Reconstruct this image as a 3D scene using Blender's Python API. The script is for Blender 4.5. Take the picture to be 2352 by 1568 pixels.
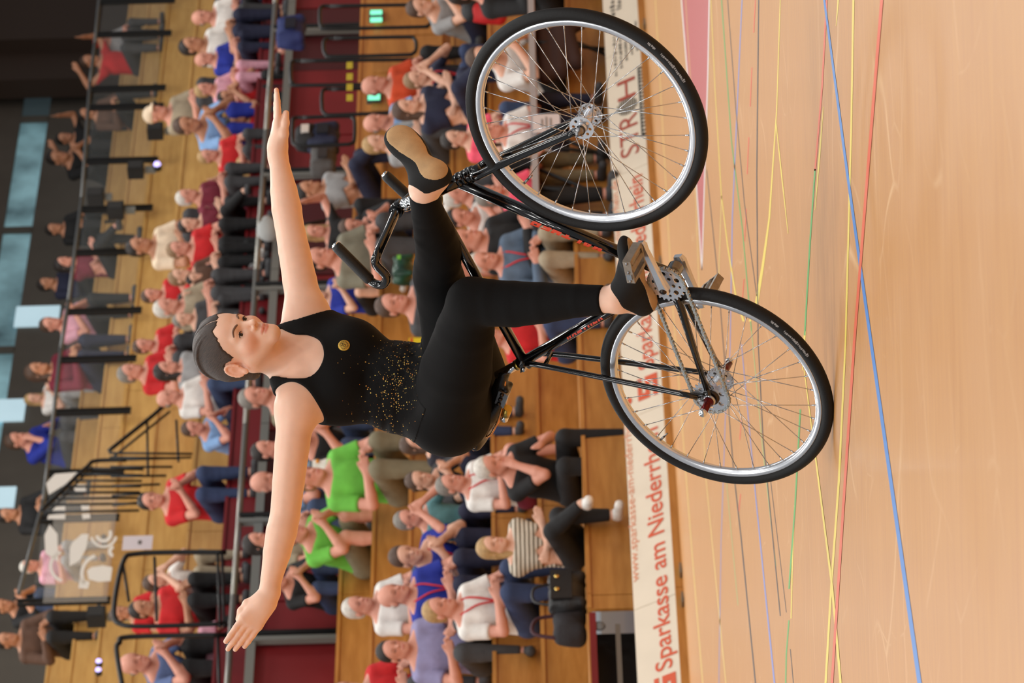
import bpy, bmesh, math, random
import numpy as np
from mathutils import Vector, Matrix
random.seed(4)
for o in list(bpy.data.objects): bpy.data.objects.remove(o)
SC = bpy.context.scene
COL = SC.collection
# ------------------------------------------------------------------ camera (held on its side, low over the floor)
F = 9400.0            # focal length in pixels of the 2352 px frame
H = 0.756             # lens height
HX, CY = 1260.0, 784.0
RO = 0.0276           # roll
CR, SR = math.cos(RO), math.sin(RO)
cam = bpy.data.cameras.new('camera'); camo = bpy.data.objects.new('camera', cam); COL.objects.link(camo)
cam.sensor_width = 36.0; cam.lens = F*36/2352; cam.shift_x = (1176-HX)/2352
cam.clip_end = 200; cam.dof.use_dof = True; cam.dof.focus_distance = 11.0; cam.dof.aperture_fstop = 10.0
camo.matrix_world = Matrix(((-SR, CR, 0, 0), (0, 0, -1, 0), (-CR, -SR, 0, H), (0, 0, 0, 1)))
SC.camera = camo
# ------------------------------------------------------------------ light
W = bpy.data.worlds.new('hall_daylight'); SC.world = W; W.use_nodes = True
bg = W.node_tree.nodes['Background']; bg.inputs[0].default_value = (0.93, 0.96, 1.0, 1); bg.inputs[1].default_value = 0.5
def area(x, y, z, sx, sy, power, col=(1, .97, .93), rot=(0, 0, 0)):
    l = bpy.data.lights.new('ceiling_lamp', 'AREA'); l.shape = 'RECTANGLE'; l.size = sx; l.size_y = sy
    l.energy = power; l.color = col
    o = bpy.data.objects.new('ceiling_lamp', l); COL.objects.link(o); o.location = (x, y, z); o.rotation_euler = rot
    return o
for ix in range(4):
    for iy in range(7):
        area(-9+ix*6, -2+iy*7, 10.2, 1.8, 1.8, 370)
SC.view_settings.view_transform = 'Standard'; SC.view_settings.look = 'None'
SC.view_settings.gamma = 1; SC.view_settings.use_curve_mapping = False
SC.view_settings.exposure = -0.84
# ------------------------------------------------------------------ measuring: photo pixel <-> place
OC = np.array([0, 0, H])
def ray(px, py):
    u, v = CY-py, HX-px
    return np.array([(u*CR+v*SR)/F, 1.0, (-u*SR+v*CR)/F])
def dp(px, py, Y): return OC+ray(px, py)*Y
def fl(px, py, z=0.0):
    r = ray(px, py); return OC+r*((z-H)/r[2])
def unit(v):
    v = np.asarray(v, float); return v/np.linalg.norm(v)
# ------------------------------------------------------------------ materials
def lin(c):
    out = []
    for v in c[:3]:
        v = v/255.0; out.append(v/12.92 if v <= .04045 else ((v+.055)/1.055)**2.4)
    return (*out, 1.0)
MATS = {}
def M(name, col, rough=.5, metal=0.0, var=0.0, scale=8.0, stretch=None, bump=0.0, bscale=60.0, coat=0.0, col2=None, attr=None, spec=.5, detail=4, sheen=0.0, emit=0.0, sss=0.0):
    if name in MATS: return MATS[name]
    m = bpy.data.materials.new(name); m.use_nodes = True; MATS[name] = m
    nt = m.node_tree; N = nt.nodes; L = nt.links; b = N['Principled BSDF']
    c = lin(col)
    b.inputs['Base Color'].default_value = c; b.inputs['Roughness'].default_value = rough
    b.inputs['Metallic'].default_value = metal; b.inputs['Coat Weight'].default_value = coat
    b.inputs['Specular IOR Level'].default_value = spec; b.inputs['Coat Roughness'].default_value = .05
    if sheen: b.inputs['Sheen Weight'].default_value = sheen
    if sss:
        b.inputs['Subsurface Weight'].default_value = sss; b.inputs['Subsurface Radius'].default_value = (.012, .005, .003); b.inputs['Subsurface Scale'].default_value = 1.0
    if emit: b.inputs['Emission Color'].default_value = c; b.inputs['Emission Strength'].default_value = emit
    tc = N.new('ShaderNodeTexCoord'); mp = N.new('ShaderNodeMapping'); L.new(tc.outputs['Object'], mp.inputs[0])
    if stretch: mp.inputs['Scale'].default_value = stretch
    src = None
    if var > 0 or col2:
        n = N.new('ShaderNodeTexNoise'); n.inputs['Scale'].default_value = scale; n.inputs['Detail'].default_value = detail
        L.new(mp.outputs[0], n.inputs['Vector'])
        r = N.new('ShaderNodeValToRGB'); L.new(n.outputs['Fac'], r.inputs[0])
        r.color_ramp.elements[0].position = .3; r.color_ramp.elements[1].position = .7
        lo = lin(col2) if col2 else tuple(x*(1-var) for x in c[:3])+(1,)
        hi = c if col2 else tuple(min(1, x*(1+var)) for x in c[:3])+(1,)
        r.color_ramp.elements[0].color = lo; r.color_ramp.elements[1].color = hi
        src = r.outputs[0]
    if attr:
        a = N.new('ShaderNodeAttribute'); a.attribute_name = attr
        x = N.new('ShaderNodeMix'); x.data_type = 'RGBA'; x.blend_type = 'MULTIPLY'; x.inputs[0].default_value = 1.0
        if src: L.new(src, x.inputs[6])
        else: x.inputs[6].default_value = c
        L.new(a.outputs['Color'], x.inputs[7]); src = x.outputs[2]
    if src: L.new(src, b.inputs['Base Color'])
    if bump > 0:
        n = N.new('ShaderNodeTexNoise'); n.inputs['Scale'].default_value = bscale; n.inputs['Detail'].default_value = 3
        L.new(mp.outputs[0], n.inputs['Vector'])
        bp_ = N.new('ShaderNodeBump'); bp_.inputs['Strength'].default_value = bump; bp_.inputs['Distance'].default_value = .01
        L.new(n.outputs['Fac'], bp_.inputs['Height']); L.new(bp_.outputs[0], b.inputs['Normal'])
    return m
# ------------------------------------------------------------------ objects
def link(name, me, mat=None, parent=None, loc=None, mw=None):
    o = bpy.data.objects.new(name, me); COL.objects.link(o)
    if mat is not None and me is not None and not me.materials: me.materials.append(mat)
    if parent is not None: o.parent = parent
    if loc is not None: o.location = loc
    if mw is not None: o.matrix_local = mw
    return o
def tag(o, label=None, cat=None, group=None, kind=None):
    if label: o['label'] = label
    if cat: o['category'] = cat
    if group: o['group'] = group
    if kind: o['kind'] = kind
    return o
def thing(name, label, cat, loc=(0, 0, 0), group=None, kind=None):
    return tag(link(name, None, loc=loc), label, cat, group, kind)
class MB:
    """collects boxes, tubes and lathes into one mesh"""
    def __init__(s): s.v = []; s.f = []; s.sm = []
    def add(s, vs, fs, smooth=False):
        n = len(s.v); s.v += [tuple(map(float, p)) for p in vs]; s.f += [tuple(i+n for i in q) for q in fs]; s.sm += [smooth]*len(fs); return s
    def box(s, c, sx, sy, sz, ax=None):
        A = np.eye(3) if ax is None else np.array(ax)
        vs = [np.array(c)+A[0]*sx*.5*i+A[1]*sy*.5*j+A[2]*sz*.5*k for i in (-1, 1) for j in (-1, 1) for k in (-1, 1)]
        return s.add(vs, [(0, 1, 3, 2), (4, 6, 7, 5), (0, 4, 5, 1), (2, 3, 7, 6), (0, 2, 6, 4), (1, 5, 7, 3)])
    def tube(s, pts, r, n=12, caps=True, closed=False, sq=None):
        P = [np.array(p, float) for p in pts]; m = len(P)
        R = r if hasattr(r, '__len__') else [r]*m
        vs = []; up = None
        for i in range(m):
            a = P[i-1] if (i > 0 or closed) else P[i]; c = P[(i+1) % m] if (i < m-1 or closed) else P[i]
            t = unit(c-a)
            if up is None:
                up = np.array([0, 0, 1.]) if abs(t[2]) < .9 else np.array([1., 0, 0])
            e1 = unit(up-t*(up@t)); e2 = np.cross(t, e1); up = e1
            for k in range(n):
                th = 2*math.pi*k/n
                vs.append(P[i]+R[i]*(math.cos(th)*e1+math.sin(th)*e2))
        fs = []
        for i in range(m if closed else m-1):
            j = (i+1) % m
            for k in range(n): fs.append((i*n+k, i*n+(k+1) % n, j*n+(k+1) % n, j*n+k))
        s.add(vs, fs, True)
        if caps and not closed:
            nn = len(s.v)-m*n
            s.f.append(tuple(nn+k for k in range(n))[::-1]); s.sm.append(False)
            s.f.append(tuple(nn+(m-1)*n+k for k in range(n))); s.sm.append(False)
        return s
    def lathe(s, c, axis, prof, n=32, e1=None, smooth=True, close=False):
        """prof: list of (r, along)"""
        a = unit(axis)
        if e1 is None: e1 = np.array([0, 0, 1.]) if abs(a[2]) < .9 else np.array([1., 0, 0])
        e1 = unit(e1-a*(a@e1)); e2 = np.cross(a, e1); c = np.array(c, float)
        vs = [c+a*h+r*(math.cos(2*math.pi*k/n)*e1+math.sin(2*math.pi*k/n)*e2) for r, h in prof for k in range(n)]
        fs = []; m = len(prof)
        for i in range(m if close else m-1):
            j = (i+1) % m
            for k in range(n): fs.append((i*n+k, i*n+(k+1) % n, j*n+(k+1) % n, j*n+k))
        return s.add(vs, fs, smooth)
    def mesh(s, name, mat=None):
        me = bpy.data.meshes.new(name); me.from_pydata(s.v, [], s.f)
        me.polygons.foreach_set('use_smooth', s.sm); me.update()
        bm = bmesh.new(); bm.from_mesh(me); bmesh.ops.recalc_face_normals(bm, faces=bm.faces); bm.to_mesh(me); bm.free()
        if mat: me.materials.append(mat)
        return me
    def obj(s, name, mat, parent=None, **k): return link(name, s.mesh(name, mat), None, parent, **k)
def spline(pts, n=8):
    P = [np.array(p, float) for p in pts]; out = []
    for i in range(len(P)-1):
        p0 = P[max(i-1, 0)]; p1 = P[i]; p2 = P[i+1]; p3 = P[min(i+2, len(P)-1)]
        for k in range(n):
            t = k/n
            out.append(.5*((2*p1)+(-p0+p2)*t+(2*p0-5*p1+4*p2-p3)*t*t+(-p0+3*p1-3*p2+p3)*t**3))
    out.append(P[-1]); return out
def text_mesh(body, size=1.0, extrude=0.0, align='LEFT', sub=False, bold=0.0):
    cu = bpy.data.curves.new('lettering', 'FONT'); cu.body = body; cu.size = size; cu.extrude = extrude; cu.align_x = align; cu.offset = bold
    o = bpy.data.objects.new('lettering', cu); COL.objects.link(o)
    dg = bpy.context.evaluated_depsgraph_get(); dg.update()
    me = bpy.data.meshes.new_from_object(o.evaluated_get(dg)); bpy.data.objects.remove(o); bpy.data.curves.remove(cu)
    return me
# ------------------------------------------------------------------ implicit surfaces -> one continuous mesh
class S:
    """ordered list of smooth blended primitives"""
    def __init__(s): s.p = []
    def rc(s, a, b, r1, r2=None, k=.02, op='+'):
        s.p.append(('rc', op, k, np.array(a, float), np.array(b, float), r1, r1 if r2 is None else r2)); return s
    def el(s, c, rad, ax=None, k=.02, op='+'):
        s.p.append(('el', op, k, np.array(c, float), np.array(rad, float), np.eye(3) if ax is None else np.array(ax, float))); return s
    def cut(s, c, nrm, k=.001):
        s.p.append(('hs', '&', k, np.array(c, float), unit(nrm))); return s
    def fn(s, f, op='&', k=.001): s.p.append(('fn', op, k, f)); return s
    def chain(s, pts, rs, k=.02, op='+'):
        for i in range(len(pts)-1): s.rc(pts[i], pts[i+1], rs[i], rs[i+1], k, op)
        return s
    def copy(s):
        t = S(); t.p = list(s.p); return t
    def grow(s, d):
        t = S()
        for p in s.p:
            g = d if p[1] == '+' else 0
            if p[0] == 'rc': t.p.append(p[:5]+(p[5]+g, p[6]+g))
            elif p[0] == 'el': t.p.append(p[:4]+(p[4]+g,)+p[5:])
            else: t.p.append(p)
        return t
def pd(p, X):
    if p[0] == 'rc':
        a, b, r1, r2 = p[3:7]; ba = b-a; L2 = ba@ba+1e-12; d = X-a
        t = np.clip(d@ba/L2, 0, 1); q = d-t[..., None]*ba
        return np.sqrt((q*q).sum(-1))-(r1+(r2-r1)*t)
    if p[0] == 'el':
        q = (X-p[3])@p[5].T; r = p[4]
        k0 = np.sqrt(((q/r)**2).sum(-1)); k1 = np.sqrt(((q/(r*r))**2).sum(-1))+1e-9
        return k0*(k0-1)/k1
    if p[0] == 'hs': return (X-p[3])@p[4]
    return p[3](X)
def comb(D, d, op, k):
    if op == '+':
        h = np.maximum(k-np.abs(D-d), 0)/k; return np.minimum(D, d)-h*h*k*.25
    if op == '-': d = -d
    h = np.maximum(k-np.abs(D-d), 0)/k; return np.maximum(D, d)+h*h*k*.25
def sdf(s, X):
    D = np.full(X.shape[:-1], 9.0)
    for p in s.p: D = comb(D, pd(p, X), p[1], p[2])
    return D
def surf(s, h, name='surface', smooth=True, relax=1):
    lo = np.full(3, 9e9); hi = -lo
    for p in s.p:
        if p[1] != '+': continue
        if p[0] == 'rc':
            r = max(p[5], p[6])+p[2]
            lo = np.minimum(lo, np.minimum(p[3], p[4])-r); hi = np.maximum(hi, np.maximum(p[3], p[4])+r)
        elif p[0] == 'el':
            r = max(p[4])+p[2]; lo = np.minimum(lo, p[3]-r); hi = np.maximum(hi, p[3]+r)
    lo -= 3*h; B = 8
    nb = np.ceil((hi-lo)/(B*h*8)).astype(int)+1
    blk = np.stack(np.meshgrid(*[np.arange(n) for n in nb], indexing='ij'), -1).reshape(-1, 3); sz = 8*B
    while True:
        c = lo+(blk+.5)*sz*h; d = sdf(s, c); blk = blk[np.abs(d) < sz*h*.87*1.25+.004]
        if sz == B: break
        blk = (blk[:, None, :]*2+np.array([(i, j, k) for i in (0, 1) for j in (0, 1) for k in (0, 1)])[None]).reshape(-1, 3); sz //= 2
    c = lo+(blk+.5)*B*h; hd = B*h*.87; full = sdf(s, c)
    g = np.stack(np.meshgrid(*[np.arange(B+1)]*3, indexing='ij'), -1).reshape(-1, 3)*h
    X = (lo+blk*B*h)[:, None, :]+g[None]
    D = np.full(X.shape[:2], 9.0)
    for p in s.p:
        dc = pd(p, c)
        if p[1] == '+': m = dc < np.abs(full)+2.2*hd+p[2]+.01
        elif p[1] == '-': m = dc < 2.2*hd+p[2]+.01
        else: m = dc > -2.2*hd-p[2]-.01
        if m.any():
            for ch in np.array_split(np.nonzero(m)[0], max(1, int(m.sum()//3000))):
                D[ch] = comb(D[ch], pd(p, X[ch]), p[1], p[2])
    V = D.reshape(-1, B+1, B+1, B+1); ins = V < 0
    cnt = sum(ins[:, i:B+i, j:B+j, k:B+k].astype(np.int8) for i in (0, 1) for j in (0, 1) for k in (0, 1))
    bi, ci, cj, ck = np.nonzero((cnt > 0) & (cnt < 8))
    cell = blk[bi]*B+np.stack([ci, cj, ck], -1)
    cor = {}
    for i in (0, 1):
        for j in (0, 1):
            for k in (0, 1): cor[(i, j, k)] = V[bi, ci+i, cj+j, ck+k]
    acc = np.zeros((len(bi), 3)); num = np.zeros(len(bi))
    for a in cor:
        for ax in range(3):
            if a[ax]: continue
            e = list(a); e[ax] = 1; A, C = cor[a], cor[tuple(e)]
            mm = (A < 0) != (C < 0); t = np.where(mm, A/np.where(mm, A-C, 1), 0)
            pt = np.tile(np.array(a, float), (len(bi), 1)); pt[:, ax] = t
            acc += pt*mm[:, None]; num += mm
    verts = lo+(cell+acc/num[:, None])*h
    dim = nb*8*B+2
    key = (cell[:, 0]*dim[1]+cell[:, 1])*dim[2]+cell[:, 2]
    order = np.argsort(key); sk = key[order]
    quads = []
    for ax in range(3):
        sl0 = [slice(None)]+[slice(0, B)]*3; sl1 = list(sl0); sl1[ax+1] = slice(1, B+1)
        A = ins[tuple(sl0)]; C = ins[tuple(sl1)]
        b_, i_, j_, k_ = np.nonzero(A != C)
        base = blk[b_]*B+np.stack([i_, j_, k_], -1)
        u, w = (ax+1) % 3, (ax+2) % 3
        q = []
        for du, dw in ((0, 0), (-1, 0), (-1, -1), (0, -1)):
            t = base.copy(); t[:, u] += du; t[:, w] += dw
            kk = (t[:, 0]*dim[1]+t[:, 1])*dim[2]+t[:, 2]
            pos = np.clip(np.searchsorted(sk, kk), 0, len(sk)-1); ok = sk[pos] == kk
            q.append(np.where(ok, order[pos], -1))
        q = np.stack(q, -1); inn = A[b_, i_, j_, k_]
        q = np.where(inn[:, None], q, q[:, ::-1]); quads.append(q[(q >= 0).all(1)])
    quads = np.concatenate(quads)
    for _ in range(relax):
        acc = np.zeros_like(verts); cn = np.zeros(len(verts))
        for a, b in ((0, 1), (1, 2), (2, 3), (3, 0)):
            for x, y in ((a, b), (b, a)):
                for ax in range(3): acc[:, ax] += np.bincount(quads[:, x], verts[quads[:, y], ax], len(verts))
                cn += np.bincount(quads[:, x], minlength=len(verts))
        verts = verts*.5+.5*acc/np.maximum(cn, 1)[:, None]
    me = bpy.data.meshes.new(name)
    me.vertices.add(len(verts)); me.vertices.foreach_set('co', verts.astype(np.float32).ravel())
    me.loops.add(len(quads)*4); me.loops.foreach_set('vertex_index', quads.astype(np.int32).ravel())
    me.polygons.add(len(quads)); me.polygons.foreach_set('loop_start', np.arange(0, len(quads)*4, 4, dtype=np.int32))
    me.polygons.foreach_set('use_smooth', np.ones(len(quads), bool)); me.update(calc_edges=True)
    return me, verts
def tint(me, cols):
    a = me.color_attributes.new('tint', 'FLOAT_COLOR', 'POINT')
    a.data.foreach_set('color', np.concatenate([cols, np.ones((len(cols), 1))], 1).astype(np.float32).ravel())
# ================================================================== the hall
d_b = unit([.7398, 1, 0]); o_b = np.array([d_b[1], -d_b[0], 0])       # along the stands / out of the stands
O_B = fl(1531, 784); Y0 = O_B[1]
def BL(s, t, z): p = O_B+d_b*s-o_b*t; return np.array([p[0], p[1], z])
def bt(px, py, t):
    r = ray(px, py); return OC+r*((-t-(OC-O_B)@o_b)/(r@o_b))
def s_at(py, t): p = bt(1260, py, t); return (p-O_B)@d_b
def zc(px, t): return bt(px, 784, t)[2]
def in_view(p, m=900):
    d = np.asarray(p)-OC; Yd = d[1]; x, z = d[0]*F/Yd, d[2]*F/Yd
    u = x*CR-z*SR; v = x*SR+z*CR
    px, py = HX-v, CY-u; return -m < px < 2352+m and -m < py < 1568+m
AX_B = np.array([d_b, o_b, [0, 0, 1.]])
WOODL = M('orange_plywood', (196, 138, 68), .42, col2=(172, 114, 48), scale=3, stretch=(1, 1, 7), bump=.03, bscale=40)
WOODU = M('pale_plywood', (204, 164, 96), .45, col2=(186, 144, 78), scale=3, stretch=(1, 1, 7))
DARKM = M('black_steel_tube', (18, 20, 21), .4, .2)
STEEL = M('brushed_steel_rail', (150, 147, 140), .35, .9)
REDW = M('dark_red_panel', (118, 18, 24), .55, var=.1, scale=2)
CONC = M('dark_grey_concrete', (104, 99, 92), .85, var=.12, scale=1.5, bump=.1, bscale=30)
# ---- floor
FM = M('oiled_sports_floor', (222, 170, 116), .3)
nt = FM.node_tree; N = nt.nodes; L_ = nt.links; b_ = N['Principled BSDF']
tc = N.new('ShaderNodeTexCoord'); mp = N.new('ShaderNodeMapping'); mp.inputs['Rotation'].default_value = (0, 0, math.radians(-10)); mp.inputs['Scale'].default_value = (.9, 30, 1); L_.new(tc.outputs['Object'], mp.inputs[0])
n1 = N.new('ShaderNodeTexNoise'); n1.inputs['Scale'].default_value = 3; n1.inputs['Detail'].default_value = 7; n1.inputs['Roughness'].default_value = .65; L_.new(mp.outputs[0], n1.inputs[0])
r1 = N.new('ShaderNodeValToRGB'); r1.color_ramp.elements[0].position = .25; r1.color_ramp.elements[1].position = .75
r1.color_ramp.elements[0].color = lin((184, 120, 58)); r1.color_ramp.elements[1].color = lin((218, 162, 94)); L_.new(n1.outputs['Fac'], r1.inputs[0])
# pale tyre scuffs: broken thin lines crossing at random
nz_ = N.new('ShaderNodeTexNoise'); nz_.inputs['Scale'].default_value = .8; nz_.inputs['Detail'].default_value = 1; L_.new(tc.outputs['Object'], nz_.inputs[0])
va = N.new('ShaderNodeVectorMath'); va.operation = 'SCALE'; L_.new(nz_.outputs['Color'], va.inputs[0]); va.inputs['Scale'].default_value = 1.1
vb = N.new('ShaderNodeVectorMath'); vb.operation = 'ADD'; L_.new(tc.outputs['Object'], vb.inputs[0]); L_.new(va.outputs[0], vb.inputs[1])
prev = None
for sc_, wd_, am_ in ((.9, .012, .55), (1.9, .012, .4), (.45, .007, .6)):
    v_ = N.new('ShaderNodeTexVoronoi'); v_.feature = 'DISTANCE_TO_EDGE'; v_.inputs['Scale'].default_value = sc_; L_.new(vb.outputs[0], v_.inputs['Vector'])
    g_ = N.new('ShaderNodeMapRange'); g_.inputs[1].default_value = 0; g_.inputs[2].default_value = wd_; g_.inputs[3].default_value = am_; g_.inputs[4].default_value = 0; L_.new(v_.outputs['Distance'], g_.inputs[0])
    k_ = N.new('ShaderNodeTexNoise'); k_.inputs['Scale'].default_value = sc_*1.7; k_.inputs['Detail'].default_value = 2; L_.new(tc.outputs['Object'], k_.inputs[0])
    h_ = N.new('ShaderNodeMapRange'); h_.inputs[1].default_value = .48; h_.inputs[2].default_value = .68; L_.new(k_.outputs['Fac'], h_.inputs[0])
    p_ = N.new('ShaderNodeMath'); p_.operation = 'MULTIPLY'; L_.new(g_.outputs[0], p_.inputs[0]); L_.new(h_.outputs[0], p_.inputs[1])
    if prev is None: prev = p_
    else:
        a_ = N.new('ShaderNodeMath'); a_.operation = 'MAXIMUM'; L_.new(prev.outputs[0], a_.inputs[0]); L_.new(p_.outputs[0], a_.inputs[1]); prev = a_
r2 = prev
mx = N.new('ShaderNodeMix'); mx.data_type = 'RGBA'; L_.new(r2.outputs[0], mx.inputs[0]); L_.new(r1.outputs[0], mx.inputs[6]); mx.inputs[7].default_value = lin((242, 200, 146)); L_.new(mx.outputs[2], b_.inputs['Base Color'])
b_.inputs['Coat Weight'].default_value = .25; b_.inputs['Coat Roughness'].default_value = .18; b_.inputs['Roughness'].default_value = .42
rn = N.new('ShaderNodeMapRange'); L_.new(n1.outputs['Fac'], rn.inputs[0]); rn.inputs[3].default_value = .34; rn.inputs[4].default_value = .5; L_.new(rn.outputs[0], b_.inputs['Roughness'])
mb = MB(); mb.add([(-45, -12, 0), (45, -12, 0), (45, 70, 0), (-45, 70, 0)], [(0, 1, 2, 3)])
FLOOR = mb.obj('floor', FM); FLOOR['kind'] = 'structure'
PC_ = {'blue': (64, 128, 200), 'red': (222, 92, 52), 'yellow': (232, 205, 84), 'green': (84, 168, 80), 'black': (62, 52, 48), 'violet': (128, 138, 200), 'white': (232, 222, 220), 'paleyellow': (226, 196, 110), 'palegreen': (165, 178, 105), 'maroon': (186, 88, 86)}
def paint(col, pts, w, z=.0005):
    m = M('line_paint_'+col, PC_[col], .4)
    P = pts if len(pts) > 3 else pts
    L, R = [], []
    for i, (px, py) in enumerate(P):
        ww = w[i] if hasattr(w, '__len__') else w
        L.append(fl(px-ww/2, py, z)); R.append(fl(px+ww/2, py, z))
    mb = MB(); n = len(P); mb.add(L+R, [(i, i+1, n+i+1, n+i) for i in range(n-1)]); return mb.obj('court_line', m, FLOOR)
paint('blue', [(1885, -60), (1945, 392), (2000, 784), (2056, 1176), (2122, 1640)], [4.5, 6, 7, 8.5, 10], .0009)
paint('red', [(2030, -60), (1993, 392), (1962, 784), (1936, 1176), (1906, 1640)], [7, 6.5, 6, 6, 6], .0012)
paint('yellow', [(1961, -60), (1955, 300), (1942, 784), (1927, 1100), (1910, 1334), (1892, 1640)], [5, 4, 4, 5, 5, 5], .0007)
paint('yellow', [(1847, 849), (1880, 1104), (1911, 1345), (1937, 1640)], [2, 4, 5, 5.5], .0010)
paint('red', [(1902, -60), (1888, 200), (1872, 392)], 4, .0008)
paint('green', [(1872, 388), (1860, 560), (1848, 770)], 3.5, .0008)
paint('yellow', [(1891, 245), (1882, 360), (1872, 482)], [1.5, 4, 1.5], .0006)
paint('yellow', [(1928, -40), (1923, 30), (1920, 60)], [5, 3, 1], .0006)
paint('yellow', [(1849, 760), (1846, 800), (1843, 850)], [5, 4, 2], .0006)
paint('green', [(1838, 940), (1826, 1160), (1812, 1352)], 3.5, .0008)
paint('yellow', [(1825, 1160), (1820, 1290), (1817, 1420)], [2.5, 3, 2.5], .0006)
paint('yellow', [(1794, -60), (1784, 250), (1767, 500), (1752, 610), (1737, 700)], [2, 2.5, 4, 6, 8], .0006)
paint('yellow', [(1782, 278), (1795, 400), (1810, 536)], [2, 3, 1.5], .0007)
paint('yellow', [(1630, -60), (1642, 200), (1657, 450), (1672, 570), (1690, 680), (1708, 738), (1722, 738), (1737, 700)], [1.5, 1.6, 2, 2.5, 3.5, 5, 5, 4], .0006)
paint('paleyellow', [(1657, 450), (1652, 600), (1649, 700)], 1.6, .0006)
paint('black', [(1743, -60), (1738, 400), (1741, 784), (1752, 1000), (1792, 1414)], [2.6, 2.4, 2.2, 2.2, 2.2], .0007)
paint('black', [(1668, -40), (1690, 250), (1710, 470), (1738, 680)], 1.5, .0006)
paint('black', [(1623, 390), (1650, 650), (1662, 800), (1685, 1084), (1702, 1234), (1735, 1568), (1742, 1640)], [1.5, 1.8, 2, 2.4, 2.8, 3, 3], .0006)
paint('black', [(1765, 1064), (1785, 1230), (1806, 1406)], 1.3, .0006)
paint('black', [(1815, 1490), (1822, 1568), (1828, 1640)], 1.6, .0006)
paint('green', [(1653, -60), (1680, 325), (1705, 525), (1726, 760)], 2.2, .0005)
paint('palegreen', [(1726, 760), (1752, 1034), (1782, 1300)], 2.0, .0005)
paint('palegreen', [(1668, 1100), (1695, 1390)], 1.6, .0005)
paint('green', [(1812, 1424), (1806, 1500), (1803, 1640)], 3, .0005)
paint('violet', [(1707, -60), (1693, 250), (1682, 500), (1677, 800), (1666, 960), (1656, 1250), (1650, 1640)], [2.2, 2.2, 2.2, 1.6, 1.5, 1.4, 1.4], .0005)
paint('violet', [(1703, 790), (1735, 1134), (1760, 1384), (1786, 1640)], [1.6, 2.4, 3.2, 4], .0006)
for px, a, b in ((1735, 0, 75), (1727, 155, 245), (1720, 315, 400), (1714, 480, 555), (1709, 640, 690), (1703, 964, 1010), (1701, 1134, 1174)): paint('red', [(px, a), (px-2, (a+b)/2), (px-4, b)], 2.2, .0005)
paint('maroon', [(1596, -60), (1603, 200), (1610, 420), (1612, 590)], [66, 44, 18, 2], .0004)
paint('white', [(1560, -60), (1578, 160), (1598, 400), (1612, 620)], [2.4, 2.4, 2.2, 2], .0006)
paint('white', [(1630, -60), (1626, 160), (1618, 420), (1612, 620)], [2.4, 2.4, 2.2, 2], .0006)
paint('paleyellow', [(1571, -60), (1590, 250), (1600, 500), (1620, 1084), (1667, 1568), (1675, 1640)], [1, 1, 1.2, 1.6, 2.2, 2.4], .0005)
paint('paleyellow', [(1503, -40), (1545, 700), (1592, 1300), (1620, 1640)], [1.5, 1.5, 2, 2.5], .0005)
# ---- perimeter board with print (leans back like a cycle-ball barrier)
BRD = M('cream_board', (232, 222, 202), .5, var=.03, scale=5)
hB = (1531-1426)*Y0/F; z0B = (1531-1514)*Y0/F; LEAN = .48
def BB_(s, h, out=0.0): return BL(s, LEAN*h-out*.9, h+out*.43)
bd = thing('perimeter_board', 'long low cream advertising board along the foot of the stands', 'board', tuple(BL(0, 0, 0)))
def P_(name, mb, mat, parent, label=None):
    me = mb.mesh(name, mat) if isinstance(mb, MB) else mb
    o = link(name, me, mat); o.parent = parent
    o.matrix_parent_inverse = Matrix.Translation(-parent.location) if parent.type == 'EMPTY' else Matrix.Identity(4)
    if label: o['label'] = label
    return o
bn_ = unit(o_b*.9+np.array([0, 0, .43])); bu_ = unit(np.cross(bn_, d_b)); bu_ = bu_ if bu_[2] > 0 else -bu_
AXL = np.array([d_b, bn_, bu_]); slant = math.hypot(1, LEAN)
joint = [s_at(q, 0) for q in (2700, 2240, 1800, 1365, 930, 640, 375, 100, -300, -760, -1200)]
for a, b in zip(joint[:-1], joint[1:]):
    P_('board_panel', MB().box(BB_((a+b)/2, (hB+z0B)/2, -.011), b-a-.006, .022, (hB-z0B)*slant, AXL), BRD, bd)
    P_('base_rail', MB().box(BL((a+b)/2, 0, z0B/2), b-a-.006, .06, z0B, AX_B), WOODL, bd)
for q in (1385, 1318, 610, 62, 95):
    P_('floor_clip', MB().box(BL(s_at(q, -.05), -.05, .010), .09, .05, .012, AX_B), STEEL, bd)
INKO = M('orange_red_print', (216, 92, 56), .6); INKP = M('pale_orange_print', (224, 148, 112), .6); INKR = M('brown_red_print', (172, 74, 56), .6); INKK = M('black_print', (26, 22, 16), .6)
def hpx_(px): return (1531-px)*Y0/F
def board_text(body, py0, py1, px_base, hpx, mat, bold=0.0):
    """text from photo column py0 to py1, baseline at height px_base (at column 784)"""
    me = text_mesh(body, 1.0, 0, bold=bold); n = len(me.vertices); q = np.zeros(n*3, np.float32); me.vertices.foreach_get('co', q); q = q.reshape(-1, 3)
    s0, s1 = s_at(py0-15, 0), s_at(py1-15, 0); z0 = hpx_(px_base); k = (s1-s0)/(q[:, 0].max()-q[:, 0].min()); hz_ = hpx*Y0/F
    out = np.array([BB_(s0+(x-q[:, 0].min())*k, z0+y*hz_, .003) for x, y, _ in q], np.float32)
    me.vertices.foreach_set('co', out.ravel()); me.update(); return P_('lettering', me, mat, bd)
def board_quads(name, quads, py0, py1, px0, px1, mat):
    s0, s1, h0, h1 = s_at(py0-15, 0), s_at(py1-15, 0), hpx_(px0), hpx_(px1); mb = MB()
    for q in quads: mb.add([BB_(s0+(s1-s0)*x, h0+(h1-h0)*y, .003) for x, y in q], [tuple(range(len(q)))])
    o = P_(name, mb, mat, bd)
    if name in ('printed_marks', 'emblem_disc'): o['kind'] = 'stuff'
    return o
def R_(x0, y0, x1, y1): return [(x0, y0), (x1, y0), (x1, y1), (x0, y1)]
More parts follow.
